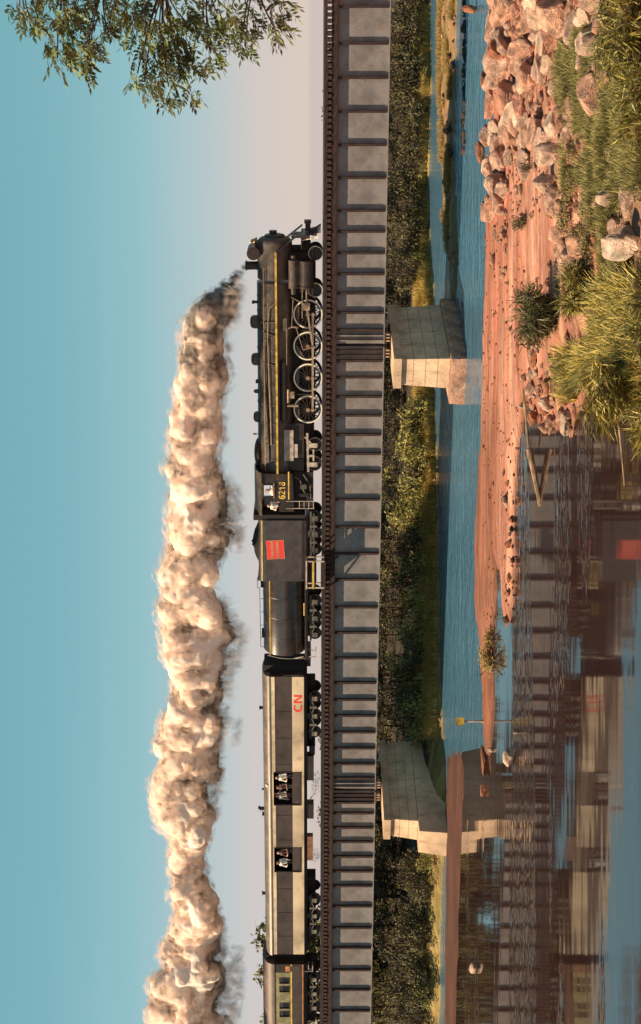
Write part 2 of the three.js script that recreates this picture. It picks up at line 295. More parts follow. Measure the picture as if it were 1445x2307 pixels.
// ---------------------------------------------------------------- bridge: plate girder spans, ties, rails
const DECKZ = -1.0;                                              // middle of the track
{
  const root = thing('railway_bridge', 'long grey plate girder railway bridge carrying the steam train over the river', 'bridge');
  root.rotation.y = -TH; root.position.copy(W(0, 0, 0));
  const gTop = 7.93, gBot = 4.66, x0 = tx(2620), x1 = tx(-260), p1 = tx(777), p2 = tx(1779);
  const bands = [-215, -135, -62, 15, 98, 175, 251, 326, 400, 474, 521, 569.4, 616.7, 660, 703.5, 742, 812, 849, 892.6, 934.7, 978, 1021, 1062, 1124, 1186, 1245.5, 1304, 1366.4, 1423.7, 1481, 1536.5, 1574.7, 1610.7, 1647.8, 1683.8, 1719.3, 1751, 1806, 1830, 1862.6, 1894.4, 1927.8, 1960.7, 1993.6, 2039.6, 2088, 2133, 2183, 2227.6, 2275, 2325, 2375, 2425, 2480, 2530, 2580];
  const spans = [[p1 + 0.09, tx(-255)], [p2 + 0.09, p1 - 0.09], [tx(2610), p2 - 0.09]];
  const stiff = box(-0.07, 0.07, gBot + 0.1, gTop - 0.06, 0.006, 0.19);
  for (const [a, b] of spans) {
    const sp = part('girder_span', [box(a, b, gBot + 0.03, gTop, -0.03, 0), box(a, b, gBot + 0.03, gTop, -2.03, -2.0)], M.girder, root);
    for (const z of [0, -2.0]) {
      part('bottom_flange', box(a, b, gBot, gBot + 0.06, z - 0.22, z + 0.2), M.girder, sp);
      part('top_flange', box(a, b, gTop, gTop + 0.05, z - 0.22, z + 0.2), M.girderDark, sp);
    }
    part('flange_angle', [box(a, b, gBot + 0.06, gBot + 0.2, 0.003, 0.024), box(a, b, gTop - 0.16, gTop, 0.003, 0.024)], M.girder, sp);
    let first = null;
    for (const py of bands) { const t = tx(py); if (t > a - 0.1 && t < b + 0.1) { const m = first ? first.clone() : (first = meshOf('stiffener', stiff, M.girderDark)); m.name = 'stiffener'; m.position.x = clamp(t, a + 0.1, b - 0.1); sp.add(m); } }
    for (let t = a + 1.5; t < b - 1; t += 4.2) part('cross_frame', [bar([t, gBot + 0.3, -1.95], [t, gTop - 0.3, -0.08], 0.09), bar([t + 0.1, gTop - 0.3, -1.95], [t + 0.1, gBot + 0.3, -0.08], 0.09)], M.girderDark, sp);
  }
  // end posts over each pier stand close together, and the shoes below them
  for (const p of [p1, p2]) {
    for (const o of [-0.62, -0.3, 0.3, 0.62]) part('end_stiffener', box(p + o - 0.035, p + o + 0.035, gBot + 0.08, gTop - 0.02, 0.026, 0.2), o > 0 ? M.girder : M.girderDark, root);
    for (const s of [-0.5, 0.5]) for (const z of [0, -2]) {
      const sh = part('bearing_shoe', [box(p + s - 0.36, p + s + 0.36, 4.58, 4.655, z - 0.3, z + 0.26), box(p + s - 0.3, p + s + 0.3, 4.25, 4.34, z - 0.34, z + 0.3)], M.girderDark, root);
      for (const q of [-0.2, 0, 0.2]) part('web_plate', box(p + s + q - 0.03, p + s + q + 0.03, 4.34, 4.58, z - 0.26, z + 0.24), M.concrete, sh);
    }
  }
  const r = rng(5), tieGeos = [0, 1, 2].map((k) => boxUV(box(-0.1, 0.1, 7.985, 8.24, -2.42 - k * 0.02, 0.33 + k * 0.02)));
  for (let t = x0; t < x1; t += 0.34) { const m = new THREE.Mesh(tieGeos[Math.floor(r() * 3)], M.tieEnd); m.name = 'tie'; m.position.set(t, (r() - 0.5) * 0.012, 0); m.castShadow = m.receiveShadow = true; root.add(m); }
  part('guard_timber', box(x0, x1, 8.243, 8.40, 0.17, 0.34), M.timber, root);
  part('guard_timber', box(x0, x1, 8.243, 8.40, -2.46, -2.28), M.timber, root);
  for (const z of [DECKZ + 0.72, DECKZ - 0.72]) part('rail', [box(x0, x1, 8.243, 8.27, z - 0.07, z + 0.07), box(x0, x1, 8.27, 8.43, z - 0.012, z + 0.012), box(x0, x1, 8.43, RAIL, z - 0.036, z + 0.036)], M.railSteel, root);
  part('deck_fascia', box(x0, x1, 7.62, 7.975, 0.245, 0.31), M.timber, root);
  for (let t = x0 + 0.4; t < x1; t += 1.2) part('fascia_bracket', box(t - 0.05, t + 0.05, 7.63, 7.97, 0.205, 0.245), M.girderDark, root);
  // refuge for track workers: a small railed platform beside the track
  const ra = tx(1308), rb = tx(1247), rf = part('refuge_platform', [box(ra, rb, 8.245, 8.33, 0.36, 1.3), bar([ra + 0.1, 8.2, 1.2], [ra + 0.1, 7.4, 0.25], 0.1), bar([rb - 0.1, 8.2, 1.2], [rb - 0.1, 7.4, 0.25], 0.1)], M.timber, root);
  for (const t of [ra + 0.04, rb - 0.04]) for (const z of [0.5, 1.25]) part('railing_post', box(t - 0.045, t + 0.045, 8.33, 9.5, z - 0.045, z + 0.045), M.pale, rf);
  part('top_rail', box(ra - 0.03, rb + 0.03, 9.44, 9.53, 1.297, 1.34), M.pale, rf);
  part('middle_rail', box(ra, rb, 8.98, 9.11, 1.297, 1.35), M.yellow, rf);
  part('side_rail', [box(rb - 0.07, rb - 0.01, 9.42, 9.5, 0.55, 1.2), box(ra + 0.01, ra + 0.07, 9.42, 9.5, 0.55, 1.2), box(rb - 0.07, rb - 0.01, 8.9, 8.98, 0.55, 1.2), box(ra + 0.01, ra + 0.07, 8.9, 8.98, 0.55, 1.2)], M.pale, rf);
  part('kick_board', box(ra + 0.05, rb - 0.05, 8.335, 8.55, 1.23, 1.28), M.timber, rf);
}
// ---------------------------------------------------------------- piers, turned a little to the bridge
function batterBox(x0, x1, y0, y1, z0, z1, bx, bz) {             // wider at its foot by bx, bz on each side
  const g = new THREE.BoxGeometry(x1 - x0, y1 - y0, z1 - z0, 1, 1, 1).translate((x0 + x1) / 2, (y0 + y1) / 2, (z0 + z1) / 2), p = g.attributes.position;
  for (let i = 0; i < p.count; i++) if (p.getY(i) < (y0 + y1) / 2) p.setXYZ(i, p.getX(i) + Math.sign(p.getX(i)) * bx, p.getY(i), p.getZ(i) + Math.sign(p.getZ(i)) * bz);
  g.computeVertexNormals(); return g;
}
function courses(root, x, z, y0, y1, hCourse, lBlock, bx, bz, mat) { // shaft of stacked concrete lifts with recessed joints
  const n = Math.round((y1 - y0) / hCourse), h = (y1 - y0) / n;
  part('core', batterBox(-x + 0.03, x - 0.03, y0, y1 - 0.01, -z + 0.03, z - 0.03, bx, bz), M.darkRock, root);
  for (let k = 0; k < n; k++) {
    const f0 = 1 - k / n, f1 = 1 - (k + 1) / n, yb = y0 + k * h + 0.012, yt = y0 + (k + 1) * h - 0.012;
    const m = Math.round(2 * z / lBlock), off = 0;
    for (let q = 0; q < m; q++) {
      const za = -z + 2 * z * q / m + 0.012, zb = -z + 2 * z * (q + 1) / m - 0.012, s0 = 1 + bz * f0 / z, s1 = 1 + bz * f1 / z;
      const g = new THREE.BoxGeometry(1, 1, 1), p = g.attributes.position;
      for (let i = 0; i < p.count; i++) { const up = p.getY(i) > 0, f = up ? f1 : f0, s = up ? s1 : s0; p.setXYZ(i, Math.sign(p.getX(i)) * (x + bx * f), up ? yt : yb, (p.getZ(i) > 0 ? zb : za) * s); }
      g.computeVertexNormals(); part('block', g, mat, root);
    }
  }
}
const pierTurn = -(TH + 0.20);
{
  const a = thing('bridge_pier', 'pale concrete bridge pier with sunlit end, standing in the river below the locomotive', 'bridge pier');
  setPos(a, W(tx(777) - 0.15, 0, -0.55), pierTurn);
  part('cap', [box(-0.98, 0.98, 3.78, 4.246, -4.0, 4.0)], M.concrete, a);
  courses(a, 0.84, 3.78, 0.9, 3.775, 0.72, 1.9, 0.14, 0.2, M.concrete);
  part('footing', batterBox(-1.7, 1.25, -1.2, 0.9, -4.3, 4.6, 0.12, 0.12), M.granite, a);
  const b = thing('bridge_pier', 'stepped concrete bridge pier in shade on the far bank below the baggage car', 'bridge pier');
  setPos(b, W(tx(1779) - 0.15, 0, -0.4), pierTurn);
  part('cap', [box(-0.9, 0.9, 3.78, 4.246, -4.0, 4.0)], M.concrete, b);
  courses(b, 0.78, 3.78, 1.95, 3.775, 0.61, 3.8, 0.1, 0.3, M.concrete);
  part('step', batterBox(-0.98, 0.98, -1.2, 1.94, -4.6, 5.1, 0.16, 0.45), M.concrete, b);
}

// ---------------------------------------------------------------- train
const bold = await new FontLoader().loadAsync('fonts/droid/droid_sans_bold.typeface.json');
function words(text, size, depth = 0.012, bend = 1) {            // lettering centred on its own middle
  const g = new TextGeometry(text, { font: bold, size, depth, curveSegments: 5 }); g.computeBoundingBox(); const b = g.boundingBox;
  return g.translate(-(b.min.x + b.max.x) / 2, -(b.min.y + b.max.y) / 2, 0).scale(bend, 1, 1);
}
function vehicle(name, label, category, pyMiddle) {
  const o = thing(name, label, category); o.t0 = tx(pyMiddle);
  setPos(o, W(tx(pyMiddle), RAIL, DECKZ), -TH); return o;
}
function spoked(r, width, nSpokes, z, rim, parent, name, x, y, counter) { // a wheel facing the camera at z
  const root = part(name, [cylZ(r * 0.2, z - width * 0.7, z + width * 0.75, x, y, 16)], M.black, parent);
  const ring = (r0, r1, z0, z1) => { const s = new THREE.Shape(); s.absarc(0, 0, r1, 0, Math.PI * 2); const h = new THREE.Path(); h.absarc(0, 0, r0, 0, Math.PI * 2); s.holes.push(h); return new THREE.ExtrudeGeometry(s, { depth: z1 - z0, bevelEnabled: false, curveSegments: 28 }).translate(x, y, z0); };
  part('tyre', ring(r * 0.915, r, z - width / 2, z + width / 2), rim, root);
  part('rim', ring(r * 0.82, r * 0.915, z - width * 0.4, z + width * 0.42), M.black, root);
  if (!nSpokes) part('disc', cylZ(r * 0.83, z - width * 0.2, z + width * 0.15, x, y, 28), M.black, root);
  for (let k = 0; k < nSpokes; k++) { const a = (k + 0.3) / nSpokes * 2 * Math.PI; part('spoke', bar([x + Math.cos(a) * r * 0.18, y + Math.sin(a) * r * 0.18, z], [x + Math.cos(a) * r * 0.84, y + Math.sin(a) * r * 0.84, z], 0.05, width * 0.45), M.black, root); }
  if (counter !== undefined) { const s = new THREE.Shape(); s.absarc(0, 0, r * 0.82, counter - 0.75, counter + 0.75); s.closePath(); part('counterweight', new THREE.ExtrudeGeometry(s, { depth: width * 0.7, bevelEnabled: false, curveSegments: 14 }).translate(x, y, z - width * 0.3), M.smokebox, root); }
  return root;
}
{
  const L = vehicle('steam_locomotive', 'black steam locomotive with yellow stripe and number 6218 crossing the bridge', 'locomotive', 830), t0 = L.t0, X = (py) => tx(py) - t0;
  const by = 2.92, br = 1.12, c0x = X(1146);
  part('boiler', [cylX(1.2, 1.16, X(1062), X(940), by, 0, 48), cylX(1.16, br, X(940), X(640), by, 0, 48)], M.boiler, L);
  part('smokebox', new THREE.LatheGeometry([[0, 0.1], [0.5, 0.08], [0.88, 0.0], [1.0, -0.12], [1.06, -0.3], [1.08, -2.45], [1.02, -2.45]].map((p) => new THREE.Vector2(...p)), 48).rotateZ(-Math.PI / 2).translate(X(541), by, 0), M.smokebox, L);
  part('smokebox_door', new THREE.LatheGeometry([[0, 0.16], [0.4, 0.14], [0.6, 0.08], [0.64, 0], [0.64, -0.05]].map((p) => new THREE.Vector2(...p)), 32).rotateZ(-Math.PI / 2).translate(X(540) + 0.06, by, 0), M.black, L);
  part('headlight', [cylX(0.2, 0.24, X(541), X(541) + 0.42, by + 0.1, 0, 24)], M.black, L);
  for (const py of [672, 706, 745, 790, 826, 868, 912, 955, 1000, 1035]) part('boiler_band', cylX(1.205 - 0.0002 * (1000 - py), 1.205 - 0.0002 * (1000 - py), X(py) - 0.035, X(py) + 0.035, by, 0, 48), M.smokebox, L);
  // chimney, bell, feedwater heater, domes
  part('chimney', lathe([[0.0, 3.8], [0.34, 3.8], [0.27, 4.02], [0.25, 4.1], [0.26, 4.62], [0.31, 4.66], [0.31, 4.72], [0.22, 4.72], [0.22, 4.2]], X(605), 0, 0, 28), M.black, L);
  part('feedwater_heater', [cylZ(0.4, -0.95, 0.95, X(572), 4.2, 28), box(X(572) - 0.3, X(572) + 0.3, 3.8, 4.05, -0.6, 0.6)], M.black, L);
  const bell = part('bell', lathe([[0, 4.38], [0.09, 4.36], [0.14, 4.2], [0.22, 4.04], [0.24, 4.0]], X(549), 0, 0), M.brass, L); part('bracket', [bar([X(549), 3.85, -0.24], [X(549), 4.35, -0.24], 0.06), bar([X(549), 3.85, 0.24], [X(549), 4.35, 0.24], 0.06), bar([X(549), 4.36, -0.27], [X(549), 4.36, 0.27], 0.06)], M.black, bell);
  const dome = (py, r, top, name) => part(name, lathe([[0, top], [r * 0.55, top - 0.02], [r * 0.88, top - 0.1], [r, top - 0.24], [r, 4.02], [r * 1.2, 3.94], [r * 1.35, 3.8]], X(py), 0, 0, 28), M.boiler, L);
  dome(733, 0.42, 4.5, 'sand_dome'); dome(818, 0.40, 4.47, 'steam_dome'); dome(949, 0.36, 4.38, 'turret_dome'); dome(891, 0.14, 4.34, 'safety_valve');
  part('whistle', lathe([[0, 4.42], [0.06, 4.4], [0.06, 4.2], [0.03, 4.18], [0.03, 3.9]], X(987), 0, 0.1), M.brass, L);
  part('blower_valve', [cylY(0.1, 0.08, 3.95, 4.28, X(688), 0.0, 12), cylZ(0.09, -0.2, 0.2, X(688), 4.28, 12)], M.black, L);
  part('check_valve', [cylZ(0.09, -0.2, 0.25, X(868), 4.12, 10)], M.black, L);
  part('turret_casing', [new THREE.SphereGeometry(0.5, 24, 12).scale(2.0, 0.62, 1.5).translate(X(1030), 4.05, 0)], M.black, L);
  // running board with its yellow edge, pipes and rail above it
  part('running_board', box(X(1072), X(566), 2.8, 2.86, 0.9, 1.48), M.black, L);
  part('running_board', box(X(1072), X(566), 2.8, 2.86, -1.48, -0.9), M.black, L);
  part('yellow_stripe', box(X(1075), X(565), 2.78, 2.90, 1.483, 1.51), M.yellow, L);
  for (const z of [1.3, -1.3]) part('front_apron', bar([X(566), 2.8, z], [X(520), 1.25, z], 0.06, 0.5), M.black, L);
  const side = (h, r = 0) => Math.sqrt(Math.max(0.01, (1.2 + r) ** 2 - (h - by) ** 2));
  part('handrail', [tube([[X(1060), 3.62, side(3.62, 0.1)], [X(600), 3.6, side(3.6, 0.06)]], 0.022)], M.rod, L);
  for (const py of [615, 690, 765, 840, 915, 990, 1050]) part('handrail_post', bar([X(py), 3.58, side(3.58) - 0.12], [X(py), 3.61, side(3.6, 0.1)], 0.03), M.rod, L);
  part('pipe', [tube([[X(1040), 3.36, side(3.36, 0.03)], [X(760), 3.36, side(3.36, 0)], [X(752), 2.9, 1.2]], 0.05)], M.black, L);
  part('pipe', [tube([[X(1000), 3.22, side(3.2, 0.04)], [X(688), 3.18, side(3.2, 0.0)], [X(680), 2.88, 1.2]], 0.035)], M.rod, L);
  part('pipe', [tube([[X(730), 4.0, 0.38], [X(727), 3.6, 1.0], [X(724), 2.9, 1.2]], 0.04), tube([[X(742), 4.0, 0.38], [X(748), 3.6, 1.0], [X(756), 2.9, 1.2]], 0.04)], M.smokebox, L);
  part('sand_pipe', [tube([[X(815), 4.0, 0.36], [X(818), 3.5, 1.06], [X(822), 2.9, 1.2]], 0.03)], M.smokebox, L);
  // under the running board
  part('main_frame', [box(X(1050), X(545), 0.72, 1.28, 0.48, 0.6), box(X(1050), X(545), 0.72, 1.28, -0.6, -0.48)], M.dark, L);
  part('ash_pan', [box(X(1050), X(955), 0.5, 1.16, -0.44, 0.44), box(X(950), X(560), 0.42, 2.0, -0.42, 0.42)], M.dark, L);
  part('cab_underframe', [box(c0x, X(1063), 0.55, 1.79, -1.1, 1.1)], M.dark, L);
  part('firebox', box(X(1062), X(955), 1.15, 2.4, -0.95, 0.95), M.black, L);
  part('ashpan_panel', [box(X(1037), X(968), 1.82, 2.42, 1.0, 1.14), box(X(1030), X(1000), 1.55, 1.83, 1.0, 1.1)], M.pale, L);
  part('air_reservoir', [new THREE.CapsuleGeometry(0.24, 3.6, 6, 20).rotateZ(Math.PI / 2).translate(X(880), 2.42, 1.1)], M.black, L);
  part('boiler_saddle', box(X(660), X(570), 0.9, 2.1, -0.8, 0.8), M.dark, L);
  part('cylinder', [cylX(0.46, 0.46, X(645), X(588), 0.98, 1.12, 28), box(X(640), X(594), 0.9, 2.0, 0.6, 1.3), cylX(0.5, 0.5, X(647), X(643), 0.98, 1.12, 28), cylX(0.5, 0.5, X(591), X(586), 0.98, 1.12, 28)], M.black, L);
  part('steam_chest', [cylX(0.29, 0.29, X(648), X(585), 1.78, 1.16, 24), cylX(0.14, 0.14, X(662), X(648), 1.78, 1.16, 16), cylX(0.14, 0.14, X(585), X(575), 1.78, 1.16, 16)], M.smokebox, L);
  part('cylinder', [cylX(0.46, 0.46, X(645), X(588), 0.98, -1.12, 28), box(X(640), X(594), 0.9, 2.0, -1.3, -0.6)], M.black, L);
  // wheels
  const axles = [709, 781, 852.5, 924].map(X), wr = 0.9, wz = 0.8;
  for (const [k, x] of axles.entries()) for (const s of [1, -1]) { const w = spoked(wr, 0.14, 16, s * wz, s > 0 ? M.rimWhite : M.black, L, 'driving_wheel', x, 0.9, k === 1 ? 2.1 : 1.57); part('axle_hub', cylZ(0.12, Math.min(s * wz, s * (wz + 0.17)), Math.max(s * wz, s * (wz + 0.17)), x, 0.9, 16), M.rod, w); }
  for (const py of [572, 655]) for (const s of [1, -1]) spoked(0.44, 0.13, 0, s * 0.78, s > 0 ? M.rimWhite : M.black, L, 'leading_wheel', X(py), 0.44);
  for (const [py, r] of [[1003, 0.46], [1046, 0.5]]) for (const s of [1, -1]) spoked(r, 0.13, 0, s * 0.78, s > 0 ? M.rod : M.black, L, 'trailing_wheel', X(py), r);
  part('axle', [...axles.map((x) => cylZ(0.09, -0.8, 0.8, x, 0.9, 12)), ...[572, 655].map((py) => cylZ(0.07, -0.8, 0.8, X(py), 0.44, 12))], M.black, L);
  const pin = [0.02, -0.30];                                    // crank pins, low in their turn
  part('side_rod', axles.slice(0, 3).map((x, k) => bar([x + pin[0], 0.9 + pin[1], 1.03], [axles[k + 1] + pin[0], 0.9 + pin[1], 1.03], 0.13, 0.1)).concat([bar([axles[0] + pin[0], 0.62, 1.03], [axles[3] + pin[0], 0.62, 1.03], 0.02, 0.02)]), M.rod, L);
  part('crank_pin', axles.map((x) => cylZ(0.11, 0.9, 1.1, x + pin[0], 0.9 + pin[1], 14)), M.rod, L);
  const xh = X(690);
  part('main_rod', [bar([xh, 0.98, 1.13], [axles[1] + pin[0], 0.9 + pin[1], 1.13], 0.11, 0.13), cylZ(0.13, 1.04, 1.18, axles[1], 0.6, 16)], M.rod, L);
  part('crosshead', [box(xh - 0.22, xh + 0.22, 0.78, 1.2, 1.02, 1.2)], M.rod, L);
  part('guide_bar', [box(X(716), X(648), 1.22, 1.28, 1.04, 1.18)], M.rod, L);
  part('piston_rod', cylX(0.05, 0.05, xh, X(646), 0.98, 1.12, 12), M.rod, L);
  const vg = part('valve_gear', [bar([axles[1], 0.62, 1.22], [axles[1] - 0.14, 1.2, 1.22], 0.05, 0.1), bar([axles[1] - 0.14, 1.2, 1.24], [X(737), 1.62, 1.24], 0.04, 0.08)], M.rod, L);
  part('expansion_link', [tube([[X(737) - 0.04, 2.12, 1.2], [X(737) + 0.06, 1.85, 1.2], [X(737), 1.5, 1.2]], 0.06)], M.rod, vg);
  part('radius_rod', [bar([X(735), 1.9, 1.2], [X(668), 1.8, 1.2], 0.04, 0.08), bar([X(690), 0.8, 1.26], [X(668), 1.92, 1.24], 0.04, 0.07)], M.rod, vg);
  part('link_hanger', [box(X(744), X(716), 2.2, 2.44, 1.05, 1.22), bar([X(820), 2.22, 1.24], [X(738), 2.2, 1.24], 0.05)], M.rod, L);
  part('brake_hanger', [bar([X(745), 1.3, 0.98], [X(745), 0.4, 0.98], 0.06), bar([X(889), 1.9, 0.98], [X(889), 0.4, 0.98], 0.06)], M.black, L);
  part('injector', [box(X(895), X(880), 1.75, 2.0, 1.1, 1.3), cylX(0.1, 0.1, X(905), X(875), 2.12, 1.2, 12), cylY(0.08, 0.08, 1.5, 2.2, X(912), 1.2, 10)], M.rod, L);
  part('trailing_truck', [bar([X(975), 0.95, 1.02], [X(1062), 0.88, 1.02], 0.13, 0.14), box(X(1008), X(998), 0.3, 0.92, 1.0, 1.1), box(X(1051), X(1041), 0.3, 0.92, 1.0, 1.1), bar([X(984), 1.1, 1.03], [X(1000), 0.65, 1.03], 0.09), bar([X(1012), 0.55, 1.03], [X(1038), 0.55, 1.03], 0.1), bar([X(1026), 0.9, 1.04], [X(1026), 0.5, 1.04], 0.12)], M.pale, L);
  part('leading_truck', [bar([X(668), 0.62, 0.98], [X(558), 0.62, 0.98], 0.12, 0.1)], M.black, L);
  // front end
  part('pilot_beam', [box(X(536), X(528), 0.78, 1.3, -1.3, 1.3), box(X(560), X(531), 1.24, 1.32, -1.3, 1.3)], M.black, L);
  const cow = part('pilot', box(X(530), X(526), 0.3, 0.85, -1.2, 1.2), M.black, L);
  for (let k = 0; k < 13; k++) { const z = -1.2 + 0.2 * k; part('pilot_bar', bar([X(528), 0.82, z], [X(510) - Math.abs(z) * 0.25, 0.12, z], 0.05), M.black, cow); }
  part('coupler', [box(X(526), X(505), 0.74, 1.06, -0.16, 0.16), box(X(508), X(501), 0.7, 1.12, -0.22, 0.22)], M.black, L);
  part('front_step', [bar([X(533), 1.3, 1.15], [X(524), 0.3, 1.15], 0.06), bar([X(541), 1.3, 1.15], [X(533), 0.3, 1.15], 0.06), box(X(540), X(528), 0.7, 0.74, 1.0, 1.3), box(X(537), X(525), 0.3, 0.34, 1.0, 1.3)], M.rimWhite, L);
  part('flag_post', bar([X(533), 1.3, 0.9], [X(533), 2.35, 0.9], 0.03), M.black, L);
  part('pump_shield', [box(X(537), X(533), 1.32, 1.9, -0.9, -0.2), box(X(537), X(533), 1.32, 1.9, 0.2, 0.9)], M.black, L);
  // cab
  const c0 = X(1147), c1 = X(1062), wy0 = 3.12, wy1 = 3.72;
  const sideWall = (z) => { const s = new THREE.Shape(); const cr = X(1122); s.moveTo(c0, 1.78); s.lineTo(c1, 1.9); s.lineTo(c1, 3.95); s.lineTo(cr, 3.95); s.lineTo(cr, 2.75); s.lineTo(c0, 2.75); s.closePath(); const h = new THREE.Path(); const a = X(1114), b = X(1084); h.moveTo(a, wy0); h.lineTo(b, wy0); h.lineTo(b, wy1); h.lineTo(a, wy1); h.closePath(); s.holes.push(h); return new THREE.ExtrudeGeometry(s, { depth: 0.05, bevelEnabled: false }).translate(0, 0, z); };
  part('cab_side', sideWall(1.46), M.black, L); part('cab_side', sideWall(-1.51), M.black, L);
  part('cab_front', box(c1 - 0.06, c1 - 0.003, 1.9, 3.95, -1.455, 1.455), M.black, L); part('cab_back', box(c0 + 0.02, c0 + 0.06, 1.89, 3.8, -1.4, 0.55), M.black, L);
  part('cab_floor', box(c0, c1 - 0.07, 1.8, 1.88, -1.455, 1.455), M.dark, L);
  { const s = new THREE.Shape(); s.moveTo(-1.62, 3.86); s.quadraticCurveTo(-1.2, 4.32, 0, 4.36); s.quadraticCurveTo(1.2, 4.32, 1.62, 3.86); s.lineTo(1.56, 3.82); s.quadraticCurveTo(1.15, 4.25, 0, 4.29); s.quadraticCurveTo(-1.15, 4.25, -1.56, 3.82); s.closePath(); part('cab_roof', new THREE.ExtrudeGeometry(s, { depth: c1 - c0 + 0.35, bevelEnabled: false, curveSegments: 12 }).rotateY(-Math.PI / 2).translate(c1 + 0.1, 0, 0), M.boiler, L); }
  part('window_sill', box(X(1116), X(1082), wy0 - 0.08, wy0 - 0.01, 1.513, 1.58), M.rod, L);
  part('yellow_line', box(X(1117), X(1083), 3.79, 3.85, 1.513, 1.525), M.yellow, L);
  part('yellow_line', box(X(1119), X(1057), 2.09, 2.17, 1.513, 1.525), M.yellow, L);
  part('number', words('6218', 0.42, 0.012, 0.93).translate(X(1099), 2.56, 1.512), M.yellow, L);
  part('cab_ladder', [bar([X(1123), 2.3, 1.53], [X(1123), 0.5, 1.53], 0.045), bar([X(1139), 2.3, 1.53], [X(1139), 0.5, 1.53], 0.045), ...[0.55, 0.85, 1.15, 1.45].map((h) => bar([X(1123), h, 1.53], [X(1139), h, 1.53], 0.04))], M.pale, L);
  part('cab_piping', [tube([[X(1072), 1.75, 1.2], [X(1080), 1.4, 1.25], [X(1100), 1.2, 1.25], [X(1118), 0.9, 1.2]], 0.05), box(X(1098), X(1088), 1.0, 1.4, 1.15, 1.35), cylY(0.1, 0.1, 0.9, 1.5, X(1112), 1.25, 10), tube([[X(1066), 1.2, 1.15], [X(1090), 0.8, 1.2], [X(1120), 0.7, 1.2]], 0.04)], M.smokebox, L);
}
function carTruck(parent, xc, axleGap, n, wr, mat) {             // a bogie seen from the side
  const half = axleGap * (n - 1) / 2, t = part('truck', [bar([xc - half - 0.45, wr + 0.28, 0.98], [xc + half + 0.45, wr + 0.28, 0.98], 0.12, 0.16), bar([xc - half - 0.3, wr + 0.08, 0.99], [xc + half + 0.3, wr + 0.08, 0.99], 0.1, 0.1), box(xc - 0.2, xc + 0.2, wr - 0.1, wr + 0.5, -1.05, 1.06)], mat, parent);
  for (let k = 0; k < n; k++) { const x = xc - half + k * axleGap; for (const s of [1, -1]) spoked(wr, 0.12, 0, s * 0.78, M.smokebox, parent, 'wheel', x, wr); part('axle_box', box(x - 0.16, x + 0.16, wr - 0.16, wr + 0.2, 0.98, 1.14), M.rod, t); part('axle', cylZ(0.07, -0.9, 0.98, x, wr, 10), M.black, t); }
  for (let k = 0; k < n - 1; k++) { const x = xc - half + (k + 0.5) * axleGap; part('spring', [bar([x - 0.45, wr + 0.2, 1.07], [x, wr + 0.02, 1.07], 0.07), bar([x, wr + 0.02, 1.07], [x + 0.45, wr + 0.2, 1.07], 0.07), box(x - 0.08, x + 0.08, wr - 0.12, wr + 0.35, 1.02, 1.12)], M.rod, t); }
  return t;
}
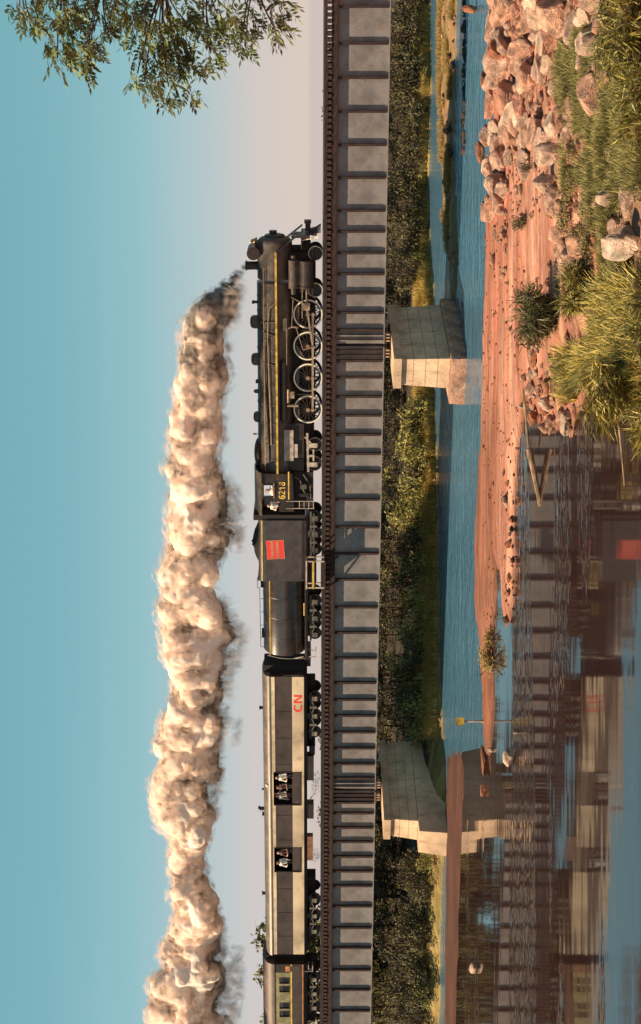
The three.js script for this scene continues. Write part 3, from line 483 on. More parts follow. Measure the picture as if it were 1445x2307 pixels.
{
  const L = vehicle('tender', 'black tender with coal heap, round water tank and red square emblem behind locomotive', 'tender', 1320), t0 = L.t0, X = (py) => tx(py) - t0;
  const a = X(1303), b = X(1167), e = X(1474), cy = 2.46, r = 1.45;
  { const s = new THREE.Shape(); s.moveTo(-1.4, 1.02); s.lineTo(1.4, 1.02); s.lineTo(1.48, 1.3); s.lineTo(1.48, 3.55); s.quadraticCurveTo(1.46, 3.95, 1.2, 4.12); s.lineTo(1.1, 4.12); s.lineTo(0.9, 3.7); s.lineTo(-0.9, 3.7); s.lineTo(-1.1, 4.12); s.lineTo(-1.2, 4.12); s.quadraticCurveTo(-1.46, 3.95, -1.48, 3.55); s.lineTo(-1.48, 1.3); s.closePath();
    part('coal_bunker', new THREE.ExtrudeGeometry(s, { depth: b - a, bevelEnabled: false, curveSegments: 8 }).rotateY(-Math.PI / 2).translate(b, 0, 0), M.tank, L); }
  part('water_tank', new THREE.LatheGeometry([[0, 0.12], [r * 0.6, 0.08], [r * 0.95, 0.02], [r, -0.06], [r, -(a - e)], [0, -(a - e)]].map((p) => new THREE.Vector2(...p)), 64).rotateZ(Math.PI / 2).translate(e + 0.06, cy, 0), M.tank, L);
  for (const py of [1345, 1390, 1435]) part('tank_band', cylX(r + 0.008, r + 0.008, X(py) - 0.03, X(py) + 0.03, cy, 0, 64), M.black, L);
  part('yellow_line', box(a + 0.02, b - 0.02, 3.84, 3.90, 1.44, 1.462), M.yellow, L);
  part('yellow_line', box(e - 0.0, a, 3.40, 3.47, 1.10, 1.125), M.yellow, L);
  { const g = new THREE.PlaneGeometry(b - a - 0.1, 2.2, 28, 16).rotateX(-Math.PI / 2), p = g.attributes.position; for (let i = 0; i < p.count; i++) { const u = p.getX(i) / (b - a), w = p.getZ(i); const rim = Math.min(1, 12 * (0.5 - Math.abs(u)), 6 * (1.1 - Math.abs(w))); p.setY(i, rim < 0.02 ? 3.6 : 3.95 + 0.07 * rim + 0.55 * Math.exp(-(((u - 0.02) / 0.24) ** 2)) - 0.12 * w * w + 0.13 * noise3(p.getX(i) * 4, w * 4, 3)); } g.computeVertexNormals(); part('coal', g.translate((a + b) / 2, 0, 0), M.coal, L); }
  part('bunker_edge', [box(a - 0.08, a + 0.05, 3.5, 4.2, -1.2, 1.2)], M.black, L);
  part('underframe', [box(X(1440), b, 0.34, 0.9, -0.5, 0.5), box(e - 0.2, b, 0.9, 1.016, -1.35, 1.35), box(e - 0.2, b, 1.02, 1.12, 1.3, 1.5)], M.black, L);
  const h = part('emblem', box(-0.64, 0.64, -0.56, 0.56, 0, 0.02), M.red, L); h.position.set(X(1232), 3.02, 1.483); h.rotation.z = 0.055;
  part('lettering', [words('CANADIAN', 0.19, 0.008, 0.92).translate(0, 0.2, 0.021), words('NATIONAL', 0.19, 0.008, 0.92).translate(0, -0.14, 0.021)], M.cream, h);
  part('emblem_edge', [box(-0.66, -0.642, -0.58, 0.58, 0, 0.025), box(0.642, 0.66, -0.58, 0.58, 0, 0.025), box(-0.642, 0.642, -0.58, -0.562, 0, 0.025), box(-0.642, 0.642, 0.562, 0.58, 0, 0.025)], M.cream, h);
  const rail = [[X(1312), 4.28, 0.2], [X(1335), 4.26, 0.2], [X(1336), 4.12, 0.2], [X(1468), 4.10, 0.2]];
  part('handrail', [...rail.slice(1).map((p, i) => tube([rail[i], p], 0.02)), tube([[X(1312), 4.28, 0.2], [X(1312), 3.95, 0.2]], 0.02), tube([[X(1468), 4.10, 0.2], [X(1470), 3.86, 0.2]], 0.02), ...[1360, 1390, 1420, 1448].map((py) => tube([[X(py), 3.88, 0.2], [X(py), 4.11, 0.2]], 0.016))], M.black, L);
  part('tank_hatch', [cylY(0.34, 0.34, 3.85, 4.02, X(1440), 0, 20), box(X(1332), X(1308), 3.85, 4.05, -0.4, 0.4)], M.black, L);
  part('rear_ladder', [tube([[e - 0.02, 3.6, 1.1], [e - 0.16, 2.6, 1.3], [e - 0.12, 1.1, 1.35]], 0.025), tube([[e - 0.1, 1.8, 1.4], [e + 0.1, 1.2, 1.52]], 0.04)], M.pale, L);
  part('side_sill', [box(X(1380), X(1352), 1.13, 1.2, 1.46, 1.5)], M.yellow, L);
  carTruck(L, X(1203), 1.12, 3, 0.44, M.pale); carTruck(L, X(1392), 1.2, 3, 0.44, M.smokebox);
  part('rear_step', [bar([X(1458), 1.0, 1.3], [X(1462), 0.35, 1.3], 0.06), bar([X(1474), 1.0, 1.3], [X(1476), 0.35, 1.3], 0.06), box(X(1476), X(1456), 0.35, 0.4, 1.1, 1.45)], M.pale, L);
  part('gangway_hood', [box(b, b + 0.36, 1.1, 4.42, -1.4, 1.4), box(b + 0.36, b + 0.5, 1.2, 4.3, -1.1, 1.1)], M.dark, L);
  part('buffer_beam', box(e - 0.3, e - 0.08, 0.7, 1.0, -1.2, 1.2), M.black, L);
  part('coupler', [box(e - 0.75, e - 0.1, 0.72, 1.0, -0.16, 0.16)], M.black, L);
}
// cross-section of a passenger car: walls straight to the eaves, arched roof
function roofShape(hw, eave, top) { const s = new THREE.Shape(); s.moveTo(-hw, eave); s.bezierCurveTo(-hw * 0.96, eave + (top - eave) * 0.62, -hw * 0.62, top, 0, top); s.bezierCurveTo(hw * 0.62, top, hw * 0.96, eave + (top - eave) * 0.62, hw, eave); s.closePath(); return s; }
function wallWithHoles(x0, x1, y0, y1, holes, z, depth) { const s = new THREE.Shape(); s.moveTo(x0, y0); s.lineTo(x1, y0); s.lineTo(x1, y1); s.lineTo(x0, y1); s.closePath(); for (const [a, b, c, d] of holes) { const h = new THREE.Path(); h.moveTo(a, c); h.lineTo(a, d); h.lineTo(b, d); h.lineTo(b, c); h.closePath(); s.holes.push(h); } return new THREE.ExtrudeGeometry(s, { depth, bevelEnabled: false }).translate(0, 0, z); }
function pieces(x0, x1, gaps) { const out = []; let x = x0; for (const [a, b] of gaps) { if (a > x) out.push([x, a]); x = b; } if (x1 > x) out.push([x, x1]); return out; }
{
  const L = vehicle('baggage_car', 'baggage car with cream bands, red letters and two open side doors', 'railway car', 1830), t0 = L.t0, X = (py) => tx(py) - t0;
  const a = X(2140), b = X(1517), hw = 1.5, fl = 1.16, eave = 3.48, top = 4.03;
  const doors = [[X(1804), X(1732)], [X(1954), X(1901)]].map((d) => [...d, 1.46, 3.28]).sort((p, q) => p[0] - q[0]);
  part('body', wallWithHoles(a, b, fl, eave, doors, hw - 0.08, 0.08), M.carDark, L);
  part('body', [box(a, b, fl, eave, -hw, -hw + 0.08)], M.carDark, L);
  part('end_wall', box(b - 0.08, b - 0.002, fl, eave, -hw + 0.082, hw - 0.082), M.carDark, L); part('end_wall', box(a + 0.002, a + 0.08, fl, eave, -hw + 0.082, hw - 0.082), M.carDark, L);
  part('floor', box(a + 0.09, b - 0.09, fl, 1.45, -hw + 0.084, hw - 0.084), M.dark, L);
  part('roof', new THREE.ExtrudeGeometry(roofShape(hw + 0.07, eave + 0.003, top), { depth: b - a + 0.1, bevelEnabled: false, curveSegments: 14 }).rotateY(-Math.PI / 2).translate(b + 0.05, 0, 0), M.roof, L);
  const gaps = doors.map((d) => [d[0] - 0.06, d[1] + 0.06]);
  for (const [p, q] of pieces(a + 0.01, b - 0.01, gaps)) { part('cream_band', box(p, q, 1.18, 1.98, hw + 0.003, hw + 0.016), M.cream, L); }
  for (const d of doors) part('cream_band', box(d[0] - 0.06, d[1] + 0.06, 1.18, 1.375, hw + 0.003, hw + 0.016), M.cream, L);
  part('cream_band', box(a + 0.01, b - 0.01, 3.17 + 0.13, 3.46, hw + 0.003, hw + 0.016), M.cream, L);
  for (const [p, q] of pieces(a + 0.01, b - 0.01, gaps)) part('cream_band', box(p, q, 3.16, 3.297, hw + 0.003, hw + 0.016), M.cream, L);
  for (const d of doors) part('door_frame', [box(d[0] - 0.055, d[0], 1.4, 3.29, hw + 0.003, hw + 0.03), box(d[1], d[1] + 0.055, 1.4, 3.29, hw + 0.003, hw + 0.03), box(d[0] - 0.055, d[1] + 0.055, 1.38, 1.455, hw + 0.031, hw + 0.05)], M.dark, L);
  for (const d of doors) part('door_gate', [box(d[0], d[1], 1.46, 2.0, hw - 0.06, hw - 0.02)], M.carDark, L);
  for (let x = a + 1.6; x < b - 1; x += 2.05) if (!gaps.some(([p, q]) => x > p - 0.1 && x < q + 0.1)) part('panel_seam', box(x - 0.022, x + 0.022, 1.985, 3.155, hw + 0.002, hw + 0.012), M.dark, L);
  part('letters', words('CN', 0.56, 0.012, 1.32).translate(X(1577), 1.59, hw + 0.012), M.red, L);
  for (const py of [1530, 1850, 1990, 2120]) part('stencil', box(X(py) - 0.22, X(py) + 0.22, 1.62, 1.66, hw + 0.017, hw + 0.02), M.pale, L);
  part('gangway_bellows', [box(b, b + 0.55, 1.1, 3.9, -0.9, 0.9)], M.dark, L);
  part('gangway_bellows', [box(a - 0.3, a, 1.1, 3.85, -0.9, 0.9)], M.dark, L);
  for (const [py, hgt, w] of [[1610, 0.24, 0.24], [1839, 0.42, 0.3], [2031, 0.24, 0.26], [1795, 0.14, 0.16], [1851, 0.14, 0.3]]) part('roof_vent', [cylY(w * 0.5, w * 0.42, top - 0.06, top + hgt * 0.7, X(py), 0, 14), cylY(w * 0.75, w * 0.5, top + hgt * 0.7, top + hgt, X(py), 0, 14)], M.black, L);
  part('marker_lamp', [new THREE.SphereGeometry(0.16, 14, 10).translate(X(1762), 3.72, hw - 0.12)], M.cream, L);
  part('underframe', [box(a, b, 0.96, fl - 0.003, -1.38, 1.38), box(X(1690), X(1540), 0.4, 0.96, -0.5, 0.5), box(X(2130), X(1985), 0.35, 0.96, -0.5, 0.5)], M.dark, L);
  carTruck(L, X(1612), 1.35, 3, 0.44, M.black); carTruck(L, X(2062), 1.35, 3, 0.44, M.black);
  part('battery_box', box(X(1931), X(1878), 0.55, 0.955, 0.9, 1.4), M.rust, L);
  part('equipment_box', [box(X(1752), X(1698), 0.5, 0.955, 0.7, 1.36), box(X(1838), X(1806), 0.5, 0.955, 0.7, 1.36)], M.black, L);
  part('air_tank', new THREE.CapsuleGeometry(0.2, 0.5, 6, 16).rotateZ(Math.PI / 2).translate(X(1690), 0.62, 1.0), M.black, L);
  part('steam_pipe', tube([[X(1800), 0.8, 1.2], [X(1780), 0.45, 1.2], [X(1765), 0.42, 1.2]], 0.04), M.pale, L);
  part('end_handrail', tube([[b + 0.02, 1.2, 1.42], [b + 0.07, 1.9, 1.44], [b + 0.02, 2.6, 1.42]], 0.02), M.pale, L);
  part('coupler', box(b + 0.1, b + 0.9, 0.72, 1.0, -0.16, 0.16), M.black, L); part('coupler', box(a - 0.7, a - 0.05, 0.72, 1.0, -0.16, 0.16), M.black, L);
}
{
  const L = vehicle('passenger_coach', 'passenger coach with green window band, yellow line and thin orange line', 'railway car', 2500), t0 = L.t0, X = (py) => tx(py) - t0;
  const b = X(2163), a = b - 25.4, hw = 1.5, fl = 1.2, eave = 3.36, top = 4.28, wins = [];
  for (let x = X(2199) - 0.29; x > a + 2.2; x -= 2.28) { wins.push([x, x + 0.58, 2.26, 3.04], [x - 0.76, x - 0.18, 2.26, 3.04]); }
  const door = [X(2179), X(2166), 1.5, 3.2];
  part('body', [wallWithHoles(a, b, fl, eave, [...wins], hw - 0.08, 0.08), box(a, b, fl, eave, -hw, -hw + 0.08)], M.carDark, L);
  part('end_wall', box(b - 0.08, b - 0.002, fl, eave, -hw + 0.082, hw - 0.082), M.carDark, L); part('end_wall', box(a + 0.002, a + 0.08, fl, eave, -hw + 0.082, hw - 0.082), M.carDark, L);
  part('window_band', wallWithHoles(a + 0.4, X(2181), 2.2, eave - 0.04, wins.map(([p, q, c, d]) => [p, q, c, d]), hw + 0.003, 0.012), M.coachGreen, L);
  for (const [p, q, c, d] of wins) { const w = part('window', [box(p, p + 0.04, c, d, hw + 0.016, hw + 0.03), box(q - 0.04, q, c, d, hw + 0.016, hw + 0.03), box(p + 0.04, q - 0.04, d - 0.04, d, hw + 0.016, hw + 0.03), box(p + 0.04, q - 0.04, c, c + 0.05, hw + 0.016, hw + 0.035)], M.carDark, L); part('pane', new THREE.PlaneGeometry(q - p, d - c).translate((p + q) / 2, (c + d) / 2, hw - 0.04), M.glass, w); part('blind', box(p, q, d - 0.26, d, hw - 0.12, hw - 0.11), M.cream, w); }
  const dr = part('door', box(door[0], door[1], door[2], door[3], hw + 0.003, hw + 0.02), M.carDark, L);
  part('window', box(door[0] + 0.05, door[1] - 0.05, 2.62, 3.1, hw + 0.021, hw + 0.026), M.dark, dr); part('panel', box(door[0] + 0.03, door[1] - 0.03, 2.24, 2.56, hw + 0.021, hw + 0.027), M.orangePaint, dr);
  part('yellow_line', box(a, b, 2.09, 2.19, hw + 0.003, hw + 0.018), M.yellow, L);
  part('orange_line', box(a, b, 1.26, 1.33, hw + 0.003, hw + 0.018), M.orangePaint, L);
  part('floor', box(a + 0.09, b - 0.09, fl, fl + 0.1, -hw + 0.084, hw - 0.084), M.dark, L);
  const seatX = []; for (let x = b - 3; x > a + 2; x -= 1.14) seatX.push(x);
  for (const x of seatX.slice(0, 8)) part('seat', [box(x, x + 0.5, fl + 0.1, fl + 0.55, 0.3, 1.35), box(x, x + 0.12, fl + 0.55, fl + 1.2, 0.3, 1.35)], M.rust, L);
  part('roof', new THREE.ExtrudeGeometry(roofShape(hw + 0.07, eave + 0.003, top), { depth: b - a + 0.1, bevelEnabled: false, curveSegments: 14 }).rotateY(-Math.PI / 2).translate(b + 0.05, 0, 0), M.coachRoof, L);
  part('gangway_bellows', box(b, b + 0.4, 1.1, 4.0, -0.9, 0.9), M.dark, L);
  part('underframe', [box(a, b, 0.96, fl - 0.003, -1.38, 1.38), box(b - 6, b - 0.5, 0.35, 0.96, -0.5, 0.5)], M.dark, L);
  carTruck(L, b - 3.0, 1.3, 3, 0.44, M.black); carTruck(L, a + 3.0, 1.3, 3, 0.44, M.black);
  part('vestibule_step', [box(door[0], door[1], 0.55, 0.6, 1.1, 1.48), box(door[0], door[1], 0.85, 0.9, 1.0, 1.4), box(door[0] - 0.03, door[0], 0.55, 1.2, 1.1, 1.48)], M.pale, L);
  part('equipment_box', [box(b - 9.5, b - 6.5, 0.45, 0.955, 0.8, 1.36)], M.black, L);
}

// ---------------------------------------------------------------- rocks
function rockGeo(seed, detail, flat = 1) {
  const r = rng(seed), g = mergeVertices(new THREE.IcosahedronGeometry(1, detail).deleteAttribute('uv').deleteAttribute('normal')), p = g.attributes.position, v = new THREE.Vector3(), planes = [];
  for (let k = 0; k < 11; k++) { const n = new THREE.Vector3(r() * 2 - 1, r() * 2 - 1, r() * 2 - 1).normalize(); planes.push([n, 0.55 + 0.42 * r()]); }
  for (let i = 0; i < p.count; i++) {
    v.fromBufferAttribute(p, i).normalize(); let m = 0;
    for (const [n, d] of planes) { const c = v.dot(n); if (c > 0.05) m += Math.pow(c / d, 34); }
    const q = Math.pow(m + 0.02, -1 / 34) * (1 + 0.10 * fbm(v.x * 2.3 + seed, v.y * 2.3, v.z * 2.3, 3) + 0.035 * noise3(v.x * 9, v.y * 9 + seed, v.z * 9));
    p.setXYZ(i, v.x * q, v.y * q * flat, v.z * q);
  }
  g.computeVertexNormals(); return boxUV(toCreasedNormals(g, 0.3));
}
const bigRocks = [3, 5, 8, 13, 21, 34].map((s) => rockGeo(s, 11)), smallRocks = [4, 7, 9, 15, 18, 27].map((s) => rockGeo(s, 4));
function placeRock(name, geo, mat, p, sx, sy, sz, r, label, category, group) {
  const m = new THREE.Mesh(geo, mat); m.name = numbered(name); m.castShadow = m.receiveShadow = true; m.scale.set(sx, sy, sz);
  m.position.set(p.x, p.y, -p.d); m.rotation.set((r() - 0.5) * 0.35, r() * 6.28, (r() - 0.5) * 0.35); scene.add(m); return tag(m, label, category, group);
}
// a rock given by its foot point (lowest middle) in the photograph and by its width and height there, in pixels
function rockAt(px, py, w, h, geo, mat, label, r, o = {}) {
  const p = hit(px, py); if (!p) return;
  const big = w > 50 && px > 1100 && py < 460 ? 0.85 : 1, a = w / p.k / 2 * big, b = h / p.k / 2 * 1.12 * big;
  placeRock(o.name ?? 'boulder', geo, mat, { x: p.x, y: p.y + b * 0.72, d: p.d + a * 0.5 }, a, b, a * (o.deep ?? 0.9), r, label, 'rock', o.group);
}
const marks = [], taken = new Map();
function singledOut(what, px, py) {                              // says where a thing is by the nearest thing one can find, and which one of several
  let b = null, bd = 1e9; for (const m of marks) { const d = Math.hypot(m[0] - px, m[1] - py); if (d < bd) { bd = d; b = m; } }
  const du = b[1] - py, dv = px - b[0], side = Math.abs(du) > Math.abs(dv) ? (du > 0 ? 'right of' : 'left of') : (dv > 0 ? 'in front of' : 'behind'), key = what + ' ' + side + ' ' + b[2], n = (taken.get(key) ?? 0) + 1;
  taken.set(key, n); return [key, n];
}
const nth = ['', 'second ', 'third ', 'fourth ', 'fifth ', 'sixth ', 'seventh ', 'eighth ', 'ninth ', 'tenth ', 'eleventh ', 'twelfth '];
function labelRun(list) {                                        // [object, what, px, py]: nearest first, so that the ordinals count away from the landmark
  const rows = list.map(([o, what, px, py]) => { let bd = 1e9; for (const m of marks) bd = Math.min(bd, Math.hypot(m[0] - px, m[1] - py)); return { o, what, px, py, bd }; }).sort((p, q) => p.bd - q.bd);
  for (const w of rows) { const [key, n] = singledOut(w.what, w.px, w.py); w.o.userData.label = (nth[n - 1] ?? 'farther ') + key; }
}
const seenAt = (x, y, d) => [HORIZON + (EYE - y) * FOCAL / d, MIDDLE - x * FOCAL / d];
{
  const r = rng(77), B = bigRocks;
  rockAt(1365, 92, 78, 100, B[0], M.granitePale, 'large pale angular boulder leaning in the heap, grass just in front of it', r);
  rockAt(1372, 205, 105, 92, B[1], M.granite, 'broad rounded pink boulder at the edge of the grass patch', r);
  rockAt(1203, 112, 74, 66, B[2], M.granite, 'squarish pink boulder in the middle of the shore heap', r);
  rockAt(1262, 345, 60, 70, B[3], M.granitePale, 'pale slab boulder where the rock heap meets the grass', r);
  rockAt(1250, 408, 66, 62, B[4], M.granitePale, 'pale cracked boulder at the tapering end of the rock heap', r);
  rockAt(1150, 108, 60, 66, B[5], M.graniteRust, 'rust red boulder at the waterline with a dark shaded side', r);
  rockAt(1120, 178, 44, 46, B[0], M.graniteRust, 'orange red boulder standing out into the shallow water', r);
  rockAt(1290, 22, 120, 110, B[1], M.granite, 'largest pink boulder of the heap, cut by the edge of the photo', r);
  rockAt(1402, 440, 48, 56, B[2], M.granitePale, 'whitish broken rock alone in the patchy grass', r);
  rockAt(1440, 552, 84, 84, B[3], std([0.9, 0.76, 0.64], 0.9, { map: T.granite, bump: T.bump, bumpScale: 0.03, rep: 0.3 }), 'bright white slab rock at the near edge beside the tall grass', r, { deep: 0.5 });
  rockAt(1090, 338, 50, 18, B[4], M.graniteRust, 'low pinkish rock lying alone in the blue shallows', r);
  rockAt(1098, 1720, 84, 12, B[5], M.graniteRust, 'long low rust brown rock off the tip of the spit', r, { deep: 0.35 });
  rockAt(1093, 1785, 34, 12, B[0], M.graniteRust, 'small rust brown rock left of the long low rock', r, { deep: 0.6 });
  rockAt(1160, 1708, 46, 26, B[2], M.granitePale, 'pale wedge shaped rock alone in the dark water', r, { deep: 0.7 });
  rockAt(1110, 1690, 15, 14, smallRocks[2], M.granitePale, 'small pale rock between the marker post and the wedge shaped rock', r);
  rockAt(1169, 1650, 12, 12, smallRocks[3], M.granitePale, 'tiny pale rock beside the foot of the marker reflection', r);
  rockAt(1074, 2182, 44, 16, B[3], M.granitePale, 'pale pointed rock alone in the dark water at far left', r, { deep: 0.6 });
  rockAt(1075, 20, 22, 36, smallRocks[1], M.graniteRust, 'bright orange rock in the far shallows at the right edge', r);
  const zone = (seed, n, px0, px1, py0, py1, s0, s1, mats, label, group, o = {}) => {
    const q = rng(seed), heap = []; let made = 0;
    for (let k = 0; k < n * 6 && made < n; k++) {
      const px = lerp(px0, px1, q()), py = lerp(py0, py1, q()); if (o.keep && !o.keep(px, py)) continue;
      const p = hit(px, py); if (!p || (p.y < 0.02 && !o.wet)) continue;
      const s = lerp(s0, s1, Math.pow(q(), 2.2)), w = s * (0.8 + 0.5 * q()), a = w / p.k / 2, b = s * (0.45 + 0.5 * q()) / p.k / 2;
      if (o.stuff) { const k = smallRocks[Math.floor(q() * 6)].clone(); k.scale(a, b, a * (0.7 + 0.4 * q())).rotateY(q() * 6.28).rotateX((q() - 0.5) * 0.4).translate(p.x, p.y + b * 0.4, -p.d); heap.push(k); made++; continue; }
      placeRock(o.name ?? 'boulder', (s > 34 ? bigRocks : smallRocks)[Math.floor(q() * 6)], mats[Math.floor(q() * mats.length)], { x: p.x, y: p.y + b * (o.sink ?? 0.45), d: p.d }, a, b, a * (0.7 + 0.4 * q()), q, label, 'rock', group); made++;
      if (o.each) each.push([scene.children[scene.children.length - 1], (s > 70 ? 'big ' : s > 45 ? 'middling ' : 'smaller ') + (scene.children[scene.children.length - 1].material === M.granitePale ? 'pale boulder' : 'pink boulder'), ...seenAt(p.x, p.y + b * 0.4, p.d)]);
    }
    if (heap.length) { const m = new THREE.Mesh(mergeGeometries(heap), mats[0]); m.name = numbered(o.name); m.castShadow = m.receiveShadow = true; scene.add(m); tag(m, label, 'rubble', null, 'stuff'); }
  };
  const each = []; marks.push([1330, 92, 'the leaning pale boulder'], [1330, 205, 'the broad rounded boulder'], [1170, 112, 'the squarish pink boulder'], [1225, 345, 'the pale slab boulder'], [1220, 408, 'the cracked boulder'], [1115, 108, 'the rust red boulder'], [1098, 178, 'the orange red boulder'], [1235, 22, 'the largest boulder'], [1370, 440, 'the whitish broken rock']);
  const P = [M.granite, M.granite, M.granitePale, M.granitePink, M.graniteGrey];
  zone(101, 290, 1104, 1445, -50, 480, 18, 84, P, 'pink granite boulder in the heap on the near right shore', 'boulders of the near right shore', { each: true, keep: (x, y) => x < 1120 + 330 * smooth(500, 90, y) && !(x > 1310 && y > 190) });
  labelRun(each);
  zone(102, 420, 1112, 1445, -20, 640, 8, 30, [...P, M.graniteRust], 'small pink rubble filling the gaps between the boulders of the right shore', null, { name: 'rubble', stuff: true, keep: (x, y) => x < 1150 + 330 * smooth(640, 60, y) });
  zone(111, 300, 1090, 1185, 380, 1420, 3, 9, [M.graniteRust], 'small rust brown pebbles strewn over the pink rock spit', null, { name: 'pebbles', stuff: true });
  zone(110, 120, 1250, 1450, 130, 600, 14, 64, P, 'pale stone half sunk in the patchy grass of the near slope', 'stones in the near grass', { name: 'stone', sink: 0.3 });
  zone(103, 46, 992, 1028, -20, 640, 8, 20, [M.graniteRust, M.granite, M.darkRock], 'small brown rock on the low strip of land across the shallows', 'rocks on the low strip', { name: 'stone' });
  zone(104, 78, 1180, 1300, 790, 1010, 12, 44, [M.granite, M.granite, M.granitePale, M.graniteRust], 'pink stone of the rubble shore below the tall grass', 'stones of the rubble shore', { name: 'stone', sink: 0.55 });
  zone(105, 30, 1138, 1168, 1000, 1425, 8, 22, [M.darkRock, M.graniteRust, M.granite], 'dark brown stone along the ragged edge of the pink rock spit', 'stones along the spit edge', { name: 'stone', wet: true });
  zone(106, 40, 968, 1002, 890, 1640, 7, 15, [M.granite, M.granitePale, M.darkRock], 'small tan stones strewn along the far shore below the bushes', null, { name: 'rubble', stuff: true });
  zone(107, 34, 1190, 1345, 440, 760, 10, 34, [M.granite, M.graniteRust], 'flat pink stone on the ledges between heap and tall grass', 'stones on the pink ledges', { name: 'stone', sink: 0.2 });
  zone(108, 14, 1022, 1042, 690, 930, 10, 20, [M.granite, M.granitePale, M.darkRock], 'stone on the ledge at the foot of the sunlit pier', 'stones at the pier foot', { name: 'stone', wet: true });
  const q = rng(109);
  for (let py = -24; py < 352; py += 5 + 9 * q()) { const p = onWater(1046 + q() * 3, py), s = (4 + 8 * q()) / 37; placeRock('stone', smallRocks[Math.floor(q() * 6)], M.darkRock, { x: p[0], y: 0.02, d: p[1] }, s * 0.9, s * 0.6, s * 0.8, q, 'dark stone in the row breaking the shallow water', 'rock', 'row of dark stones in the shallows'); }
}

// ---------------------------------------------------------------- foliage
const leafMat = (rough = 0.75, through = 0.35) => { const m = std([1, 1, 1], rough, { phys: true, transmission: through, thickness: 0, vertexColors: true, side: THREE.DoubleSide }); return m; };
const M_leaf = leafMat(0.85, 0.35), M_near = leafMat(0.5, 0.3);
function leaves(list) {                                          // list of [x, y, z, length, width, direction, normal, colour]
  const n = list.length, pos = new Float32Array(n * 12), nor = new Float32Array(n * 12), col = new Float32Array(n * 12), idx = new Uint32Array(n * 6), d = new THREE.Vector3(), u = new THREE.Vector3(), s = new THREE.Vector3();
  list.forEach(([x, y, z, l, w, dir, nrm, c], i) => {
    d.copy(dir).normalize(); s.crossVectors(d, nrm).normalize(); u.crossVectors(s, d);
    const pts = [[0, 0, 0], [0.45 * l, w / 2, -0.12 * w], [l, 0, -0.1 * l], [0.45 * l, -w / 2, -0.12 * w]];
    pts.forEach(([a, b, e], k) => { const o = i * 12 + k * 3; for (const [q, ax] of ['x', 'y', 'z'].entries()) { pos[o + q] = [x, y, z][q] + d[ax] * a + s[ax] * b + u[ax] * e; nor[o + q] = u[ax]; col[o + q] = c[q]; } });
    idx.set([0, 1, 2, 0, 2, 3].map((k) => k + i * 4), i * 6);
  });
  const g = new THREE.BufferGeometry();
  g.setAttribute('position', new THREE.BufferAttribute(pos, 3)); g.setAttribute('normal', new THREE.BufferAttribute(nor, 3)); g.setAttribute('color', new THREE.BufferAttribute(col, 3)); g.setIndex(new THREE.BufferAttribute(idx, 1));
  return g;
}
const ball = (r, out = new THREE.Vector3()) => { do out.set(r() * 2 - 1, r() * 2 - 1, r() * 2 - 1); while (out.lengthSq() > 1 || out.lengthSq() < 0.001); return out; };
function crownLeaves(r, clumps, per, size, palette) {
  const list = [], v = new THREE.Vector3();
  for (const [cx, cy, cz, cr] of clumps) for (let k = 0; k < per * cr * cr; k++) {
    ball(r, v).normalize(); const q = cr * (0.55 + 0.5 * Math.pow(r(), 0.6)), c = palette[Math.floor(r() * palette.length)], t = 0.8 + 0.4 * r();
    const nrm = v.clone().add(ball(r).multiplyScalar(0.8)).add(new THREE.Vector3(0, 0.35, 0)), dir = ball(r).add(new THREE.Vector3(v.x * 0.5, -0.2, v.z * 0.5));
    list.push([cx + v.x * q, cy + v.y * q * 0.85, cz + v.z * q, size * (0.7 + 0.6 * r()), size * (0.4 + 0.25 * r()), dir, nrm, [c[0] * t, c[1] * t, c[2] * t]]);
  }
  return leaves(list);
}
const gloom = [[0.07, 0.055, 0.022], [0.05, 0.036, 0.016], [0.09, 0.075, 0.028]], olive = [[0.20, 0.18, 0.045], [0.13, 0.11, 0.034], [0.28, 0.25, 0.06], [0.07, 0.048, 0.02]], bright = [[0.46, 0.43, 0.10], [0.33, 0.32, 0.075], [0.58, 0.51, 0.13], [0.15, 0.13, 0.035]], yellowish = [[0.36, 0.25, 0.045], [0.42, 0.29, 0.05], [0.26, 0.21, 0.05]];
function treeProto(seed, h, w, nClumps, palette, per, leaf) {
  const r = rng(seed), clumps = [], limbs = [];
  for (let k = 0; k < nClumps; k++) {
    const y = h * (0.08 + 0.82 * (k + r()) / nClumps), reach = w * (0.25 + 0.75 * Math.sin(Math.PI * clamp((y / h + 0.12) / 1.1))) * (0.35 + 0.65 * r()), a = r() * 6.28;
    const c = [Math.cos(a) * reach, y, Math.sin(a) * reach, w * (0.24 + 0.26 * r())]; clumps.push(c);
    if (k % 2 === 0) limbs.push(tube([[0, y * 0.55, 0], [c[0] * 0.5, y * 0.8, c[2] * 0.5], [c[0], y, c[2]]], 0.035 * h / 6, 5, 4));
  }
  return { trunk: boxUV(cylY(0.03 * h, 0.012 * h, -0.4, h * 0.85, 0, 0, 9)), limb: limbs.map((g) => boxUV(g)), crown: crownLeaves(r, clumps, per, leaf, palette) };
}
function makeTree(name, proto, mat = M_leaf) {
  const o = new THREE.Group(); o.name = numbered(name); scene.add(o);
  const add = (n, g, m) => { const q = new THREE.Mesh(g, m); q.name = n; q.castShadow = q.receiveShadow = true; o.add(q); };
  add('trunk', proto.trunk, M.bark); for (const g of proto.limb) add('limb', g, M.bark); add('crown', proto.crown, mat); return o;
}
